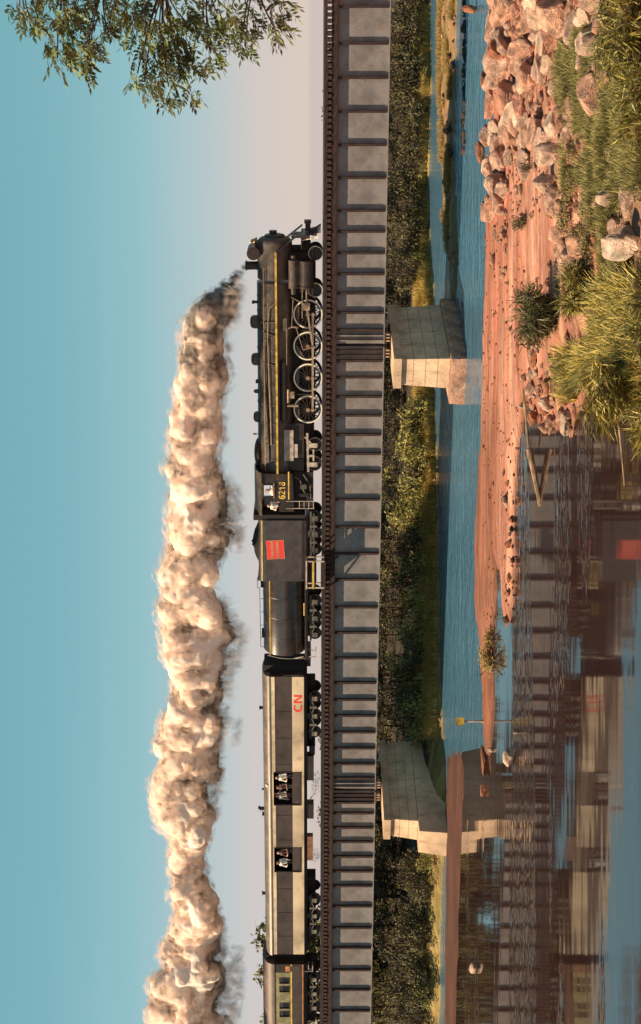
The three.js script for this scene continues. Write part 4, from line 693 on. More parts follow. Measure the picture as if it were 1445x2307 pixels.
{
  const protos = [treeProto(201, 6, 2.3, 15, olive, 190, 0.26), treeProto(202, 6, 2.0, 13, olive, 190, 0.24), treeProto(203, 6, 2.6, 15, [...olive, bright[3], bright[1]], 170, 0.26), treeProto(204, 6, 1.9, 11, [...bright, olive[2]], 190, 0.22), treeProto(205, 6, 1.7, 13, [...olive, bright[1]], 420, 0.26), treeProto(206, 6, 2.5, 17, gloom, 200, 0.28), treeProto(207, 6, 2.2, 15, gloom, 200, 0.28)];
  const firsts = protos.map((p) => null), r = rng(210);
  const plant = (k, x, d, h, spread, label, group) => {
    let o; if (!firsts[k]) { o = firsts[k] = makeTree('bank_tree', protos[k]); } else { o = firsts[k].clone(); o.name = numbered('bank_tree'); scene.add(o); }
    const s = h / 6; o.scale.set(s * spread, s, s * spread); setPos(o, new THREE.Vector3(x, heightAt(x, d) - 0.1, -d), r() * 6.28); o.userData = {}; return tag(o, label, 'tree', group);
  };
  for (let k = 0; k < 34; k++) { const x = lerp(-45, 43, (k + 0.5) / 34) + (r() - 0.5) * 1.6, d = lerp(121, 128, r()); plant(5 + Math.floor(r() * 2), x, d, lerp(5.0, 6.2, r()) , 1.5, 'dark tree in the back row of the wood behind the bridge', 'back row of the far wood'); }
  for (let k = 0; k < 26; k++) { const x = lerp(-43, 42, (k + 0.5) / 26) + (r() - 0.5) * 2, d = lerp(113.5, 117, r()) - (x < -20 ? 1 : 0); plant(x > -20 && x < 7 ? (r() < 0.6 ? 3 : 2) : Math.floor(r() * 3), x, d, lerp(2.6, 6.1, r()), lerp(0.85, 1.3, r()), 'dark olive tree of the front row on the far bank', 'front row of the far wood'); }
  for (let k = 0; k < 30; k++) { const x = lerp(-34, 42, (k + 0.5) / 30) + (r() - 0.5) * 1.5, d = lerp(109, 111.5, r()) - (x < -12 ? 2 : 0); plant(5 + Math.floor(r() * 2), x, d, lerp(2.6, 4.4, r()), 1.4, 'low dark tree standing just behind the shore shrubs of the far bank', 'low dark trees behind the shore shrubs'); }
  const tall = (py, top, d, sp, label) => { const x = (MIDDLE - py) * d / FOCAL, h = EYE - (top - HORIZON) * d / FOCAL - heightAt(x, d) + 0.1; plant(4, x, d, h, sp, label); };
  tall(2128, 556, 124, 1.1, 'tall tree showing its top above the gap between the two passenger cars');
  tall(2196, 562, 122, 1.0, 'tall tree showing its top above the front end of the passenger coach');
  tall(2290, 578, 123, 1.1, 'tall tree showing its top above the coach at the left edge');
}
{ // shrubs on the far bank
  const mk = (seed, pal, n = 9) => { const r = rng(seed), cl = []; for (let k = 0; k < n; k++) { const a = r() * 6.28, q = r() * 0.75; cl.push([Math.cos(a) * q, 0.25 + 0.95 * r() * (1 - q * 0.5), Math.sin(a) * q, 0.2 + 0.2 * r()]); } return { stem: boxUV(mergeGeometries([0, 1, 2, 3].map((i) => boxUV(tube([[0, -0.1, 0], [0.3 * Math.cos(i * 1.7), 0.5, 0.3 * Math.sin(i * 1.7)], [0.55 * Math.cos(i * 1.7), 1.0, 0.5 * Math.sin(i * 1.7)]], 0.03, 4, 4))))), leaf: crownLeaves(r, cl, 620, 0.13, pal) }; };
  const P = [mk(301, bright), mk(302, [...bright, olive[2]]), mk(303, [...gloom, olive[0]]), mk(304, [...olive, ...gloom]), mk(305, yellowish), mk(306, [[0.34, 0.27, 0.09], [0.22, 0.18, 0.06], [0.14, 0.11, 0.045], [0.44, 0.35, 0.13]], 11)], first = [];
  const r = rng(320), runs = []; let lastShrub = null;
  marks.length = 0; for (const [py, what] of [[60, 'the last girder panel at the right edge'], [220, 'the middle of the empty track'], [400, 'the empty track just ahead of the locomotive'], [505, 'the locomotive pilot'], [605, 'the chimney'], [709, 'the first driving wheel'], [924, 'the fourth driving wheel'], [1010, 'the pale ashpan panel'], [1100, 'the cab number'], [1232, 'the red emblem'], [1390, 'the round water tank'], [1490, 'the gap behind the tender'], [1577, 'the red letters'], [1768, 'the first open door'], [1928, 'the second open door'], [2062, 'the rear wheels of the baggage car'], [2163, 'the front end of the coach'], [2280, 'the windows of the coach']]) marks.push([950, py, 'the bank below ' + what]);
  const noted = (px, py, w, h, k, label, group) => { lastShrub = null; at(px, py, w, h, k, label, group); if (lastShrub) runs.push([lastShrub, k < 2 ? (h > 46 ? 'tall bright shrub' : 'small bright shrub') : 'dark shrub', 950 + (px - 950) * 0.3, py]); };
  const shrub = (k, x, d, w, h, label, group) => {
    let o; if (!first[k]) { o = first[k] = new THREE.Group(); for (const [n, g, m] of [['stem', P[k].stem, M.bark], ['foliage', P[k].leaf, M_leaf]]) { const q = new THREE.Mesh(g, m); q.name = n; q.castShadow = q.receiveShadow = true; o.add(q); } } else { o = first[k].clone(); o.userData = {}; }
    o.name = numbered('shrub'); scene.add(o); lastShrub = o; o.scale.set(w / 1.7, h / 1.35, w / 1.7); setPos(o, new THREE.Vector3(x, heightAt(x, d) - 0.05, -d), r() * 6.28); return tag(o, label, 'shrub', group);
  };
  const at = (px, py, w, h, k, label, group) => { const p = hit(px, py); if (p) shrub(k, p.x, p.d, w / p.k, h / p.k, label, group); };
  const near = [[962, 940, 90, 74], [960, 1020, 80, 66], [958, 1085, 84, 72], [962, 1160, 80, 60], [960, 1335, 66, 50], [964, 1590, 90, 80], [962, 1640, 60, 50], [958, 1450, 70, 64], [958, 1540, 80, 74]];
  const say = ['bright green shrub on the far bank just left of the sunlit pier', 'yellow green shrub on the far bank below the cab of the locomotive', 'tallest bright shrub of the far bank below the locomotive cab', 'yellow green shrub below the front of the tender', 'small bright shrub alone below the middle of the tender', 'leafy bright shrub on the far bank right of the shaded pier', 'low bright shrub touching the right side of the shaded pier', 'bright shrub on the far bank below the rear of the tender', 'bright shrub on the far bank below the red letters'];
  near.forEach(([px, py, w, h], i) => at(px, py, w, h, i % 2, say[i]));
  for (let k = 0; k < 30; k++) { const py = lerp(-20, 640, (k + r()) / 30); noted(948 + r() * 18, py, 56 + 44 * r(), 56 + 50 * r(), 2 + Math.floor(r() * 2), 'dark olive shrub on the far bank to the right of the sunlit pier', 'far bank shrubs at right'); }
  for (let k = 0; k < 10; k++) { const py = lerp(0, 660, (k + r()) / 10); noted(958 + r() * 8, py, 34 + 30 * r(), 24 + 24 * r(), 1, 'small bright shrub among the dark ones right of the sunlit pier', 'bright far bank shrubs at right'); }
  for (let k = 0; k < 26; k++) { const py = lerp(900, 1660, (k + r()) / 26); noted(946 + r() * 22, py, 60 + 50 * r(), 50 + 56 * r(), [0, 1, 2, 3, 0][Math.floor(r() * 5)], 'shrub on the far bank between the two piers', 'far bank shrubs between the piers'); }
  for (let k = 0; k < 26; k++) { const py = lerp(890, 1650, (k + r()) / 26); noted(960 + r() * 12, py, 34 + 44 * r(), 22 + 36 * r(), 1, 'small bright shrub along the far shore between the two piers', 'bright far bank shrubs between the piers'); }
  for (let k = 0; k < 20; k++) { const py = lerp(1930, 2330, (k + r()) / 20); noted(950 + r() * 30, py, 60 + 40 * r(), 60 + 60 * r(), 2 + Math.floor(r() * 2), 'dark olive shrub on the far bank left of the shaded pier', 'far bank shrubs at left'); }
  for (const [px, py, w, h, l] of [[985, 1945, 46, 60, 'bright shrub on the far bank just left of the shaded pier'], [960, 2130, 60, 46, 'bright twisted shrub in the dark wood at far left'], [975, 2240, 60, 60, 'bright shrub on the far bank near the left edge']]) at(px, py, w, h, 1, l);
  labelRun(runs);
  { const scrub = [], q = rng(333); marks.length = 0; marks.push([1330, 92, 'the leaning pale boulder'], [1330, 205, 'the broad rounded boulder'], [1370, 440, 'the whitish broken rock'], [1400, 552, 'the white slab rock'], [1262, 345, 'the pale slab boulder'], [1330, 650, 'the low weed clump']); for (let k = 0; k < 34; k++) { const px = lerp(1285, 1475, q()), py = lerp(120, 610, q()); if (Math.abs(py - 552) < 70 && px > 1340) continue; lastShrub = null; at(px, py, 44 + 60 * q(), 26 + 34 * q(), 5, '', 'scrub on the near slope'); if (lastShrub) { lastShrub.name = numbered('scrub_bush'); scrub.push([lastShrub, 'dry scrub bush', px - 15, py]); } } labelRun(scrub); }
  at(1108, 1490, 120, 34, 4, 'yellow bush growing on the tip of the rust red spit');
  at(1110, 1440, 60, 24, 4, 'small yellow bush beside the larger one on the rust red spit');
  at(1187, 500, 52, 46, 3, 'sparse dark bush alone on the pink rock slab');
  at(1200, 376, 44, 40, 2, 'small dark green weed at the foot of the pale boulders');
}
// ---------------------------------------------------------------- near bushes with long narrow leaves
function longLeafBush(name, label, px, py, w, h, seed, palette, n, lean) {
  const p = hit(px, py); if (!p) return;
  const o = thing(name, label, 'bush'), r = rng(seed), R = w / p.k / 2, H = h / p.k, list = [], stems = [];
  o.position.set(p.x, p.y - 0.05, -p.d);
  const nStem = Math.round(n / 26);
  for (let k = 0; k < nStem; k++) {
    const a = r() * 6.28, q = Math.sqrt(r()) * R * 0.5, bx = Math.cos(a) * q, bz = Math.sin(a) * q, hh = H * (0.5 + 0.5 * r()), ox = Math.cos(a) * R * (0.3 + 0.4 * r()) + lean * H * (0.15 + 0.4 * r()), oz = Math.sin(a) * R * 0.6;
    const pt = (t) => [bx + ox * t * t, hh * (t - 0.18 * t * t), bz + oz * t * t];
    if (k % 2 === 0) stems.push(tube([pt(0), pt(0.5), pt(1)], 0.011, 4, 5));
    for (let j = 0; j < 26; j++) {
      const t = 0.15 + 0.85 * r(), b = pt(t), c = palette[Math.floor(r() * palette.length)], s = 0.75 + 0.5 * r(), d = ball(r).multiplyScalar(0.9).add(new THREE.Vector3(ox * 0.6 / (R + 0.1) + lean * 0.7, 0.35 - 0.5 * t, oz * 0.4 / (R + 0.1)));
      list.push([...b, (0.25 + 0.36 * r()), 0.024 + 0.026 * r(), d, ball(r).add(new THREE.Vector3(0, 0.8, 0)), c.map((x) => x * s)]);
    }
  }
  part('stem', stems, M.bark, o);
  const m = new THREE.Mesh(leaves(list), M_near); m.name = 'foliage'; m.castShadow = m.receiveShadow = true; o.add(m);
}
const grassGreen = [[0.33, 0.29, 0.06], [0.45, 0.37, 0.08], [0.21, 0.195, 0.05], [0.13, 0.13, 0.035]], goldGreen = [[0.56, 0.43, 0.09], [0.44, 0.35, 0.07], [0.26, 0.23, 0.05], [0.72, 0.56, 0.16]], weedGreen = [[0.10, 0.11, 0.035], [0.15, 0.15, 0.045], [0.07, 0.075, 0.03], [0.20, 0.18, 0.05]];
longLeafBush('weed_clump', 'dark green weed clump with drooping tips on the pink ledge', 1252, 708, 130, 112, 401, weedGreen, 3000, -0.1);
longLeafBush('weed_clump', 'low green weed clump right of the tall golden grass', 1330, 650, 110, 90, 402, grassGreen, 1700, -0.1);
longLeafBush('willow_bush', 'tall golden green bush with long blades sweeping left over the rubble', 1450, 835, 150, 180, 403, [...goldGreen, ...grassGreen, ...grassGreen], 2700, -0.85);
longLeafBush('willow_bush', 'broad yellow green bush at the near edge behind the white slab rock', 1500, 700, 150, 105, 404, [...grassGreen, ...weedGreen], 2000, -0.35);
longLeafBush('willow_bush', 'yellow green bush whose blades hang over the dark water', 1505, 945, 110, 100, 405, [...goldGreen, ...grassGreen], 1900, -0.5);
longLeafBush('willow_bush', 'green leafy bush at the near right corner behind the boulders', 1470, 60, 200, 150, 406, grassGreen, 4200, 0);
longLeafBush('willow_bush', 'green leafy bush in the near corner beside the patchy grass', 1480, 210, 200, 110, 407, grassGreen, 3600, 0);
{ // grass: tufts too many to count
  const blade = (r) => { const l = 0.22 + 0.2 * r(), w = 0.012 + 0.008 * r(), a = r() * 6.28, k = 0.25 + 0.6 * r(), cx = Math.cos(a), cz = Math.sin(a), bx = (r() - 0.5) * 0.14, bz = (r() - 0.5) * 0.14, P = []; for (let i = 0; i <= 3; i++) { const t = i / 3, e = k * l * t * t, ww = w * (1 - t * 0.9); P.push([bx + cx * e - cz * ww, l * t * (1 - 0.25 * k * t), bz + cz * e + cx * ww], [bx + cx * e + cz * ww, l * t * (1 - 0.25 * k * t), bz + cz * e - cx * ww]); } const pos = []; for (let i = 0; i < 3; i++) for (const q of [0, 1, 2, 1, 3, 2]) pos.push(...P[i * 2 + q]); return pos; };
  const r = rng(501), pos = []; for (let k = 0; k < 12; k++) pos.push(...blade(r));
  const g = new THREE.BufferGeometry(); g.setAttribute('position', new THREE.Float32BufferAttribute(pos, 3)); g.computeVertexNormals();
  const field = (name, label, seed, n, pick, palette, s0, s1) => {
    const q = rng(seed), mats = [], cols = [], m4 = new THREE.Matrix4(), e = new THREE.Euler(), qu = new THREE.Quaternion();
    for (let k = 0; k < n * 3 && mats.length < n; k++) { const p = pick(q); if (!p) continue; const s = lerp(s0, s1, q()); mats.push(m4.clone().compose(new THREE.Vector3(p[0], p[1] - 0.02, p[2]), qu.setFromEuler(e.set((q() - 0.5) * 0.3, q() * 6.28, (q() - 0.5) * 0.3)), new THREE.Vector3(s, s * (0.8 + 0.4 * q()), s))); const c = palette[Math.floor(q() * palette.length)], t = 0.75 + 0.5 * q(); cols.push(new THREE.Color().setRGB(c[0] * t, c[1] * t, c[2] * t)); }
    const im = new THREE.InstancedMesh(g, std([1, 1, 1], 0.8, { side: THREE.DoubleSide, phys: true, transmission: 0.25, thickness: 0 }), mats.length);
    mats.forEach((m, i) => { im.setMatrixAt(i, m); im.setColorAt(i, cols[i]); }); im.name = name; im.castShadow = im.receiveShadow = true; scene.add(im); tag(im, label, 'grass', null, 'stuff');
  };
  const slab = hit(1442, 552);
  const dry = [[0.30, 0.26, 0.07], [0.20, 0.19, 0.05], [0.42, 0.35, 0.11], [0.13, 0.12, 0.04]];
  field('grass', 'patchy olive green grass covering the near slope behind the boulders', 502, 11500, (q) => { const px = lerp(1200, 1470, q()), py = lerp(-60, 660, q()), p = hit(px, py); if (!p || p.y < 0.1) return null; if (Math.hypot(p.x - slab.x, p.d - slab.d) < 1.1 || (Math.abs(p.x - slab.x) < 0.8 && p.d < slab.d)) return null; const s = inside(grassyMass, p.x, p.d) + 2.2 * fbm(p.x * 0.5, p.d * 0.6, 4, 3); return fbm(p.x * 0.9, p.d * 1.1, 61, 3) > 0.0 && (s > -0.3 || (px > 1400 && q() < 0.6)) ? [p.x + (q() - 0.5) * 0.3, heightAt(p.x, p.d), -p.d] : null; }, dry, 0.7, 1.5);
  field('grass', 'tall golden grass around the near bushes', 503, 2300, (q) => { const px = lerp(1290, 1500, q()), py = lerp(640, 1000, q()), p = px > 1370 || py > 790 ? hit(px, py) : null; return p && p.y > 0.12 ? [p.x, p.y, -p.d] : null; }, [...goldGreen, ...grassGreen], 1.0, 2.6);
  field('grass', 'dry yellow grass fringing the far shore', 504, 26000, (q) => { const px = lerp(945, 985, q()), py = lerp(-20, 1660, q()), p = hit(px, py); return p && p.y > 0.15 ? [p.x, p.y, -p.d] : null; }, [[0.74, 0.54, 0.18], [0.60, 0.45, 0.13], [0.42, 0.33, 0.09]], 0.9, 1.9);
  field('grass', 'straw coloured grass on the low strip of land', 505, 3000, (q) => { const px = lerp(990, 1026, q()), py = lerp(-20, 600, q()), p = hit(px, py); return p && p.y > 0.12 && fbm(p.x * 0.4, p.d * 0.5, 8, 2) > 0 ? [p.x, p.y, -p.d] : null; }, [[0.48, 0.32, 0.11], [0.36, 0.27, 0.07]], 0.5, 1.1);
}
// ---------------------------------------------------------------- tree whose branches hang into the picture
{
  const o = thing('ash_tree', 'ash tree reaching its leafy twigs into the sky above the bridge', 'tree'), r = rng(601), d0 = 17, k = d0 / FOCAL;
  const bx = 9.6, by = heightAt(9.6, 16.5); o.position.set(bx, by, -16.5);
  const rel = (px, py, dz = 0) => { const d = d0 + dz; return [(MIDDLE - py) * d / FOCAL - bx, EYE - (px - HORIZON) * d / FOCAL - by, -d + 16.5]; };
  const topY = 9.5;
  part('trunk', [tube([[0, -0.5, 0], [0.12, 2, 0.05], [-0.1, 4.5, 0], [0.1, 7, 0.1], [0, topY, 0]], 0.2, 10)], M.bark, o);
  const blobs = [[45, 10, 26], [58, 30, 20], [70, 48, 14], [130, 10, 40], [150, 40, 42], [140, 75, 38], [120, 95, 24], [165, 100, 38], [190, 120, 34], [205, 95, 20], [130, 130, 24], [190, 150, 20], [215, 15, 40], [250, 40, 32], [240, 60, 18], [285, 20, 34], [310, 45, 30], [350, 30, 44], [335, 75, 44], [375, 70, 44], [325, 110, 36], [365, 115, 44], [405, 105, 34], [375, 150, 32], [430, 135, 32], [310, 165, 24], [410, 160, 22], [380, 195, 26], [430, 205, 16], [325, 185, 20], [420, 50, 44], [460, 40, 40], [475, 80, 36], [475, 115, 24], [520, 30, 32], [510, 65, 24], [550, 55, 24], [555, 92, 24], [590, 20, 34], [610, 45, 22], [622, 70, 20], [630, 10, 24], [400, 10, 40], [300, -10, 40], [170, -15, 40], [480, -15, 40], [90, -20, 24], [560, -20, 34], [230, -40, 44], [400, -60, 50], [560, -70, 44], [100, -70, 44]];
  const limbEnds = [[150, -60], [240, -50], [370, -40], [470, -50], [580, -60], [60, -50]], twigs = [], limbs = [], list = [];
  limbEnds.forEach(([px, py], i) => { const e = rel(px, py, (i % 3 - 1) * 0.5), y0 = clamp(e[1] - 0.6, 2.5, topY - 0.3); limbs.push(tube([[0, y0 - 0.9, 0], [e[0] * 0.45, lerp(y0, e[1], 0.6) + 0.1, e[2] * 0.5], e], 0.055, 7, 10)); });
  const pal = [[0.17, 0.235, 0.07], [0.23, 0.29, 0.09], [0.11, 0.135, 0.045], [0.28, 0.33, 0.13], [0.095, 0.095, 0.04]];
  for (const [px, py, rad] of blobs) {
    const dz = (r() - 0.5) * 1.2, c = rel(px, py, dz), R = rad * k, near = limbEnds.reduce((b, q) => Math.hypot(q[0] - px, q[1] - py) < Math.hypot(b[0] - px, b[1] - py) ? q : b), s = rel(...near, dz * 0.3);
    twigs.push(tube([s, [lerp(s[0], c[0], 0.55), lerp(s[1], c[1], 0.5) + 0.04, lerp(s[2], c[2], 0.5)], c], 0.009, 5, 6));
    for (let j = 0; j < Math.round(rad * 0.47); j++) {             // leaf sprays: a stalk with paired leaflets
      const v = ball(r), b = [c[0] + v.x * R, c[1] + v.y * R, c[2] + v.z * R], dir = new THREE.Vector3(v.x * 0.7 - 0.75, v.y * 0.5 - 0.25, v.z * 0.6).add(ball(r).multiplyScalar(0.45)).normalize(), len = 0.13 + 0.07 * r(), up = ball(r).add(new THREE.Vector3(0, 0.9, 0)).normalize(), side = new THREE.Vector3().crossVectors(dir, up).normalize(), col = pal[Math.floor(r() * pal.length)];
      twigs.push(tube([b, [b[0] + dir.x * len, b[1] + dir.y * len, b[2] + dir.z * len]], 0.003, 3));
      for (let q = 0; q < 7; q++) { const t = q < 6 ? 0.25 + 0.25 * (q >> 1) : 1, sg = q < 6 ? (q % 2 ? 1 : -1) : 0, ld = dir.clone().multiplyScalar(0.6).addScaledVector(side, sg * 0.9).add(ball(r).multiplyScalar(0.25)), f = 0.8 + 0.4 * r(); list.push([b[0] + dir.x * len * t, b[1] + dir.y * len * t, b[2] + dir.z * len * t, 0.086 + 0.04 * r(), 0.032 + 0.012 * r(), ld, up.clone().add(ball(r).multiplyScalar(0.5)), col.map((x) => x * f)]); }
    }
  }
  for (const g of limbs) part('limb', g, M.bark, o);
  part('twig', twigs, M.bark, o);
  const m = new THREE.Mesh(leaves(list), M_near); m.name = 'leaf'; m.castShadow = m.receiveShadow = true; m.userData.kind = 'stuff'; o.add(m);
  const top = []; for (let i = 0; i < 16; i++) { const a = r() * 6.28, q = 1.2 + 1.4 * r(); top.push([1.3 + Math.cos(a) * q, topY - 2.2 + 3.2 * r(), Math.sin(a) * q, 0.7 + 0.4 * r()]); }
  const cr = new THREE.Mesh(crownLeaves(r, top, 190, 0.13, pal), M_near); cr.name = 'crown'; cr.castShadow = cr.receiveShadow = true; o.add(cr);
}
// ---------------------------------------------------------------- small things by the water
{
  const p = onWater(1097, 1625, 0.1), o = thing('marker_post', 'white marker post with square yellow board on the spit', 'marker post'), k = FOCAL / p[1];
  o.position.set(p[0], Math.max(0, heightAt(p[0], p[1])) - 0.02, -p[1]); const h = (1097 - 1034) / k;
  part('post', cylY(0.05, 0.045, -0.4, h - 0.05, 0, 0, 10), M.pale, o);
  part('board', box(-0.2, 0.2, h - 0.42, h, 0.05, 0.075), M.yellow, o); part('board_edge', [box(-0.215, -0.2, h - 0.42, h, 0.045, 0.08), box(0.2, 0.215, h - 0.42, h, 0.045, 0.08)], M.pale, o);
  part('foot', cylY(0.11, 0.07, -0.2, 0.16, 0, 0, 10), M.concrete, o);
  const log = (label, a, b, ra, rb) => { const A = hit(...a), B = hit(...b), va = new THREE.Vector3(A.x, A.y + a[2], -A.d), vb = new THREE.Vector3(B.x, B.y + b[2], -B.d), L = va.distanceTo(vb), g = new THREE.CylinderGeometry(rb, ra, L, 10, 8), q = g.attributes.position; for (let i = 0; i < q.count; i++) { const y = q.getY(i); q.setX(i, q.getX(i) + 0.05 * noise3(y * 1.3, 2, 7) * L * 0.3); q.setZ(i, q.getZ(i) + 0.05 * noise3(y * 1.3, 9, 3) * L * 0.3); } g.computeVertexNormals(); g.applyQuaternion(new THREE.Quaternion().setFromUnitVectors(new THREE.Vector3(0, 1, 0), vb.clone().sub(va).normalize())); const m = single('driftwood_log', g, M.drift, label, 'log'); m.position.copy(va.add(vb).multiplyScalar(0.5)); };
  log('tan driftwood log leaning from the rubble shore down into the dark water', [1215, 1012, 0.42], [1218, 1140, 0.0], 0.13, 0.09);
  log('thin pale driftwood pole lying along the shore above the rubble', [1188, 878, 0.18], [1204, 1008, 0.25], 0.06, 0.045);
  log('thin yellowish pole slanting over the water in the near foreground', [1436, 930, 0.55], [1436, 1095, 0.35], 0.035, 0.025);
}

// ---------------------------------------------------------------- smoke: a dense smooth core inside a loose body of soft wisps
const wispMat = (() => {
  const N = 64, t = tex(N, (i) => { const x = (i % N + 0.5) / N * 2 - 1, y = (Math.floor(i / N) + 0.5) / N * 2 - 1, v = Math.pow(clamp(1 - Math.hypot(x, y)), 1.3) * (0.75 + 0.5 * nA[(i * 37) % nA.length]); return [v, v, v]; }, false);
  t.wrapS = t.wrapT = THREE.ClampToEdgeWrapping;
  const m = std([1, 1, 1], 1, { phys: true, transmission: 0.5, thickness: 0, side: THREE.DoubleSide, transparent: true, opacity: 0.3 }); m.alphaMap = t; m.specularIntensity = 0; return m;
})();
const wisp = new THREE.PlaneGeometry(1, 1);
function wisps(list, root, name) {                               // [position, size, colour]
  const im = new THREE.InstancedMesh(wisp, wispMat, list.length), r = rng(list.length), e = new THREE.Euler(), q = new THREE.Quaternion(), m = new THREE.Matrix4(), c = new THREE.Color();
  const Z = new THREE.Vector3(0, 0, 1), u = new THREE.Vector3();
  list.forEach(([p, s, k, out], i) => { if (out) q.setFromUnitVectors(Z, u.set(r() - 0.5, r() - 0.5, r() - 0.5).multiplyScalar(1.1).add(out).normalize()); else q.setFromEuler(e.set(r() * 6.28, r() * 6.28, r() * 6.28)); im.setMatrixAt(i, m.compose(p, q, new THREE.Vector3(s, s, s))); im.setColorAt(i, c.setRGB(...k)); });
  im.name = name; im.castShadow = im.receiveShadow = true; im.userData.kind = 'stuff'; root.add(im); return im;
}
{
  const root = thing('smoke_plume', 'long pale peach smoke plume trailing back from the locomotive chimney over the train', 'smoke'), r = rng(701), DRIFT = 1.0;
  const path = [[600, 553, 6], [612, 548, 9], [626, 532, 17], [640, 514, 24], [655, 498, 30], [675, 482, 36], [695, 474, 40], [720, 466, 46], [745, 462, 50], [780, 458, 52], [820, 453, 56], [870, 450, 60], [930, 447, 62], [1000, 441, 64], [1060, 438, 68], [1120, 441, 68], [1180, 446, 66], [1230, 442, 70], [1280, 440, 74], [1340, 439, 78], [1400, 440, 76], [1460, 436, 76], [1510, 428, 74], [1555, 428, 60], [1580, 434, 52], [1620, 424, 74], [1680, 424, 80], [1740, 420, 80], [1790, 412, 82], [1840, 420, 72], [1880, 424, 52], [1920, 420, 40], [1950, 422, 34], [1985, 420, 48], [2030, 436, 62], [2075, 444, 56], [2120, 432, 58], [2160, 432, 74], [2210, 420, 84], [2270, 412, 88], [2340, 410, 88], [2420, 412, 90], [2480, 414, 84]];
  const at = (py) => { let k = 0; while (k < path.length - 2 && py > path[k + 1][0]) k++; const [a, b] = [path[k], path[k + 1]], f = clamp((py - a[0]) / (b[0] - a[0])); return [lerp(a[1], b[1], f), lerp(a[2], b[2], f)]; };
  const puffs = [];                                              // [t, y, z, radius, how pale, how dense]
  for (let py = 602; py < 2490;) {
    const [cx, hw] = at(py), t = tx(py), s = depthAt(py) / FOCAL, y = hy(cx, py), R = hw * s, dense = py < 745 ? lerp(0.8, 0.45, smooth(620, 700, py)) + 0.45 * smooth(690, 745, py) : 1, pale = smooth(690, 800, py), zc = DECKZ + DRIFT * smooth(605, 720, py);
    const n = py < 640 ? 2 : 5;
    for (let k = 0; k < n; k++) {
      const a = r() * 6.28, q = Math.sqrt(r()) * 0.66, rr = R * (0.36 + 0.28 * r());
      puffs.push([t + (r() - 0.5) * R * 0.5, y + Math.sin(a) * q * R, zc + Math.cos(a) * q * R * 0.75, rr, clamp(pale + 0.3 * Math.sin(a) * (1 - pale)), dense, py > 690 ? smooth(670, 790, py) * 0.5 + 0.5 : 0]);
    }
    py += Math.max(5, hw * 0.24);
  }
  // one smooth billowing skin round all puffs, meshed piece by piece along the plume
  const CELL = 0.085, N = 90, STEP = (N - 3) * CELL, half = N / 2 * CELL, skin = [];
  const solid = puffs.filter((p) => p[6]);
  for (let tc = 14.6 - STEP / 2; tc > -49; tc -= STEP) {
    const inside = solid.filter((p) => Math.abs(p[0] - tc) < half + p[3] + 0.6); if (!inside.length) continue;
    const yc = Math.round(inside.reduce((s, p) => s + p[1], 0) / inside.length / CELL) * CELL, zc = Math.round(inside.reduce((s, p) => s + p[2], 0) / inside.length / CELL) * CELL;
    const mc = new MarchingCubes(N, new THREE.MeshBasicMaterial(), false, false, 160000), acc = new Float32Array(N * N * N), KK = 7, g = (i, c) => c + (i - N / 2) * CELL, ix = (v, c) => Math.round((v - c) / CELL + N / 2);
    mc.isolation = 0; mc.field.fill(-0.6);
    for (const [t, y, z, r0, , , grow] of inside) {
      const R = r0 * 0.72 * grow, m = R + 0.55, lim = (v, c, s) => Math.max(0, Math.min(N - 1, ix(v + s * m, c)));
      for (let k = lim(z, zc, -1); k <= lim(z, zc, 1); k++) for (let j = lim(y, yc, -1); j <= lim(y, yc, 1); j++) for (let i = lim(t, tc, -1); i <= lim(t, tc, 1); i++) acc[k * N * N + j * N + i] += Math.exp(KK * (R - Math.hypot(g(i, tc) - t, g(j, yc) - y, g(k, zc) - z)));
    }
    for (let k = 0; k < N; k++) for (let j = 0; j < N; j++) for (let i = 0; i < N; i++) {
      const o = k * N * N + j * N + i; if (acc[o] < 0.012) continue;
      let f = Math.log(acc[o]) / KK; if (f < 0.75) { const x = g(i, tc), y = g(j, yc), z = g(k, zc); const up = (k) => Math.abs(noise3(x * k, y * k, z * k)) * 2 - 0.6; f += 0.22 * up(0.7) + 0.085 * up(1.7) + 0.022 * up(4.1); }
      mc.field[o] = clamp(f, -0.6, 0.6);
    }
    mc.update();
    const pos = mc.positionArray.slice(0, mc.count * 3), nor = mc.normalArray.slice(0, mc.count * 3);
    for (let i = 0; i < mc.count; i++) { const o = i * 3, t = tc + pos[o] * half, y = yc + pos[o + 1] * half, z = zc + pos[o + 2] * half, l = Math.hypot(nor[o], nor[o + 1], nor[o + 2]) || 1, w = W(t, y, z); pos.set([w.x, w.y, w.z], o); nor.set([(nor[o] * C - nor[o + 2] * S) / l, nor[o + 1] / l, (nor[o] * S + nor[o + 2] * C) / l], o); }
    const q = new THREE.BufferGeometry(); q.setAttribute('position', new THREE.BufferAttribute(pos, 3)); q.setAttribute('normal', new THREE.BufferAttribute(nor, 3)); skin.push(q);
  }
  const pale = std([0.99, 0.80, 0.675], 1, { phys: true, sheen: 1, sheenRoughness: 0.9, sheenColor: new THREE.Color(1, 0.80, 0.68), specularIntensity: 0 }), body = new THREE.Mesh(mergeGeometries(skin), pale); body.name = 'pale_smoke'; body.castShadow = body.receiveShadow = true; root.add(body);
  const list = [], v = new THREE.Vector3();
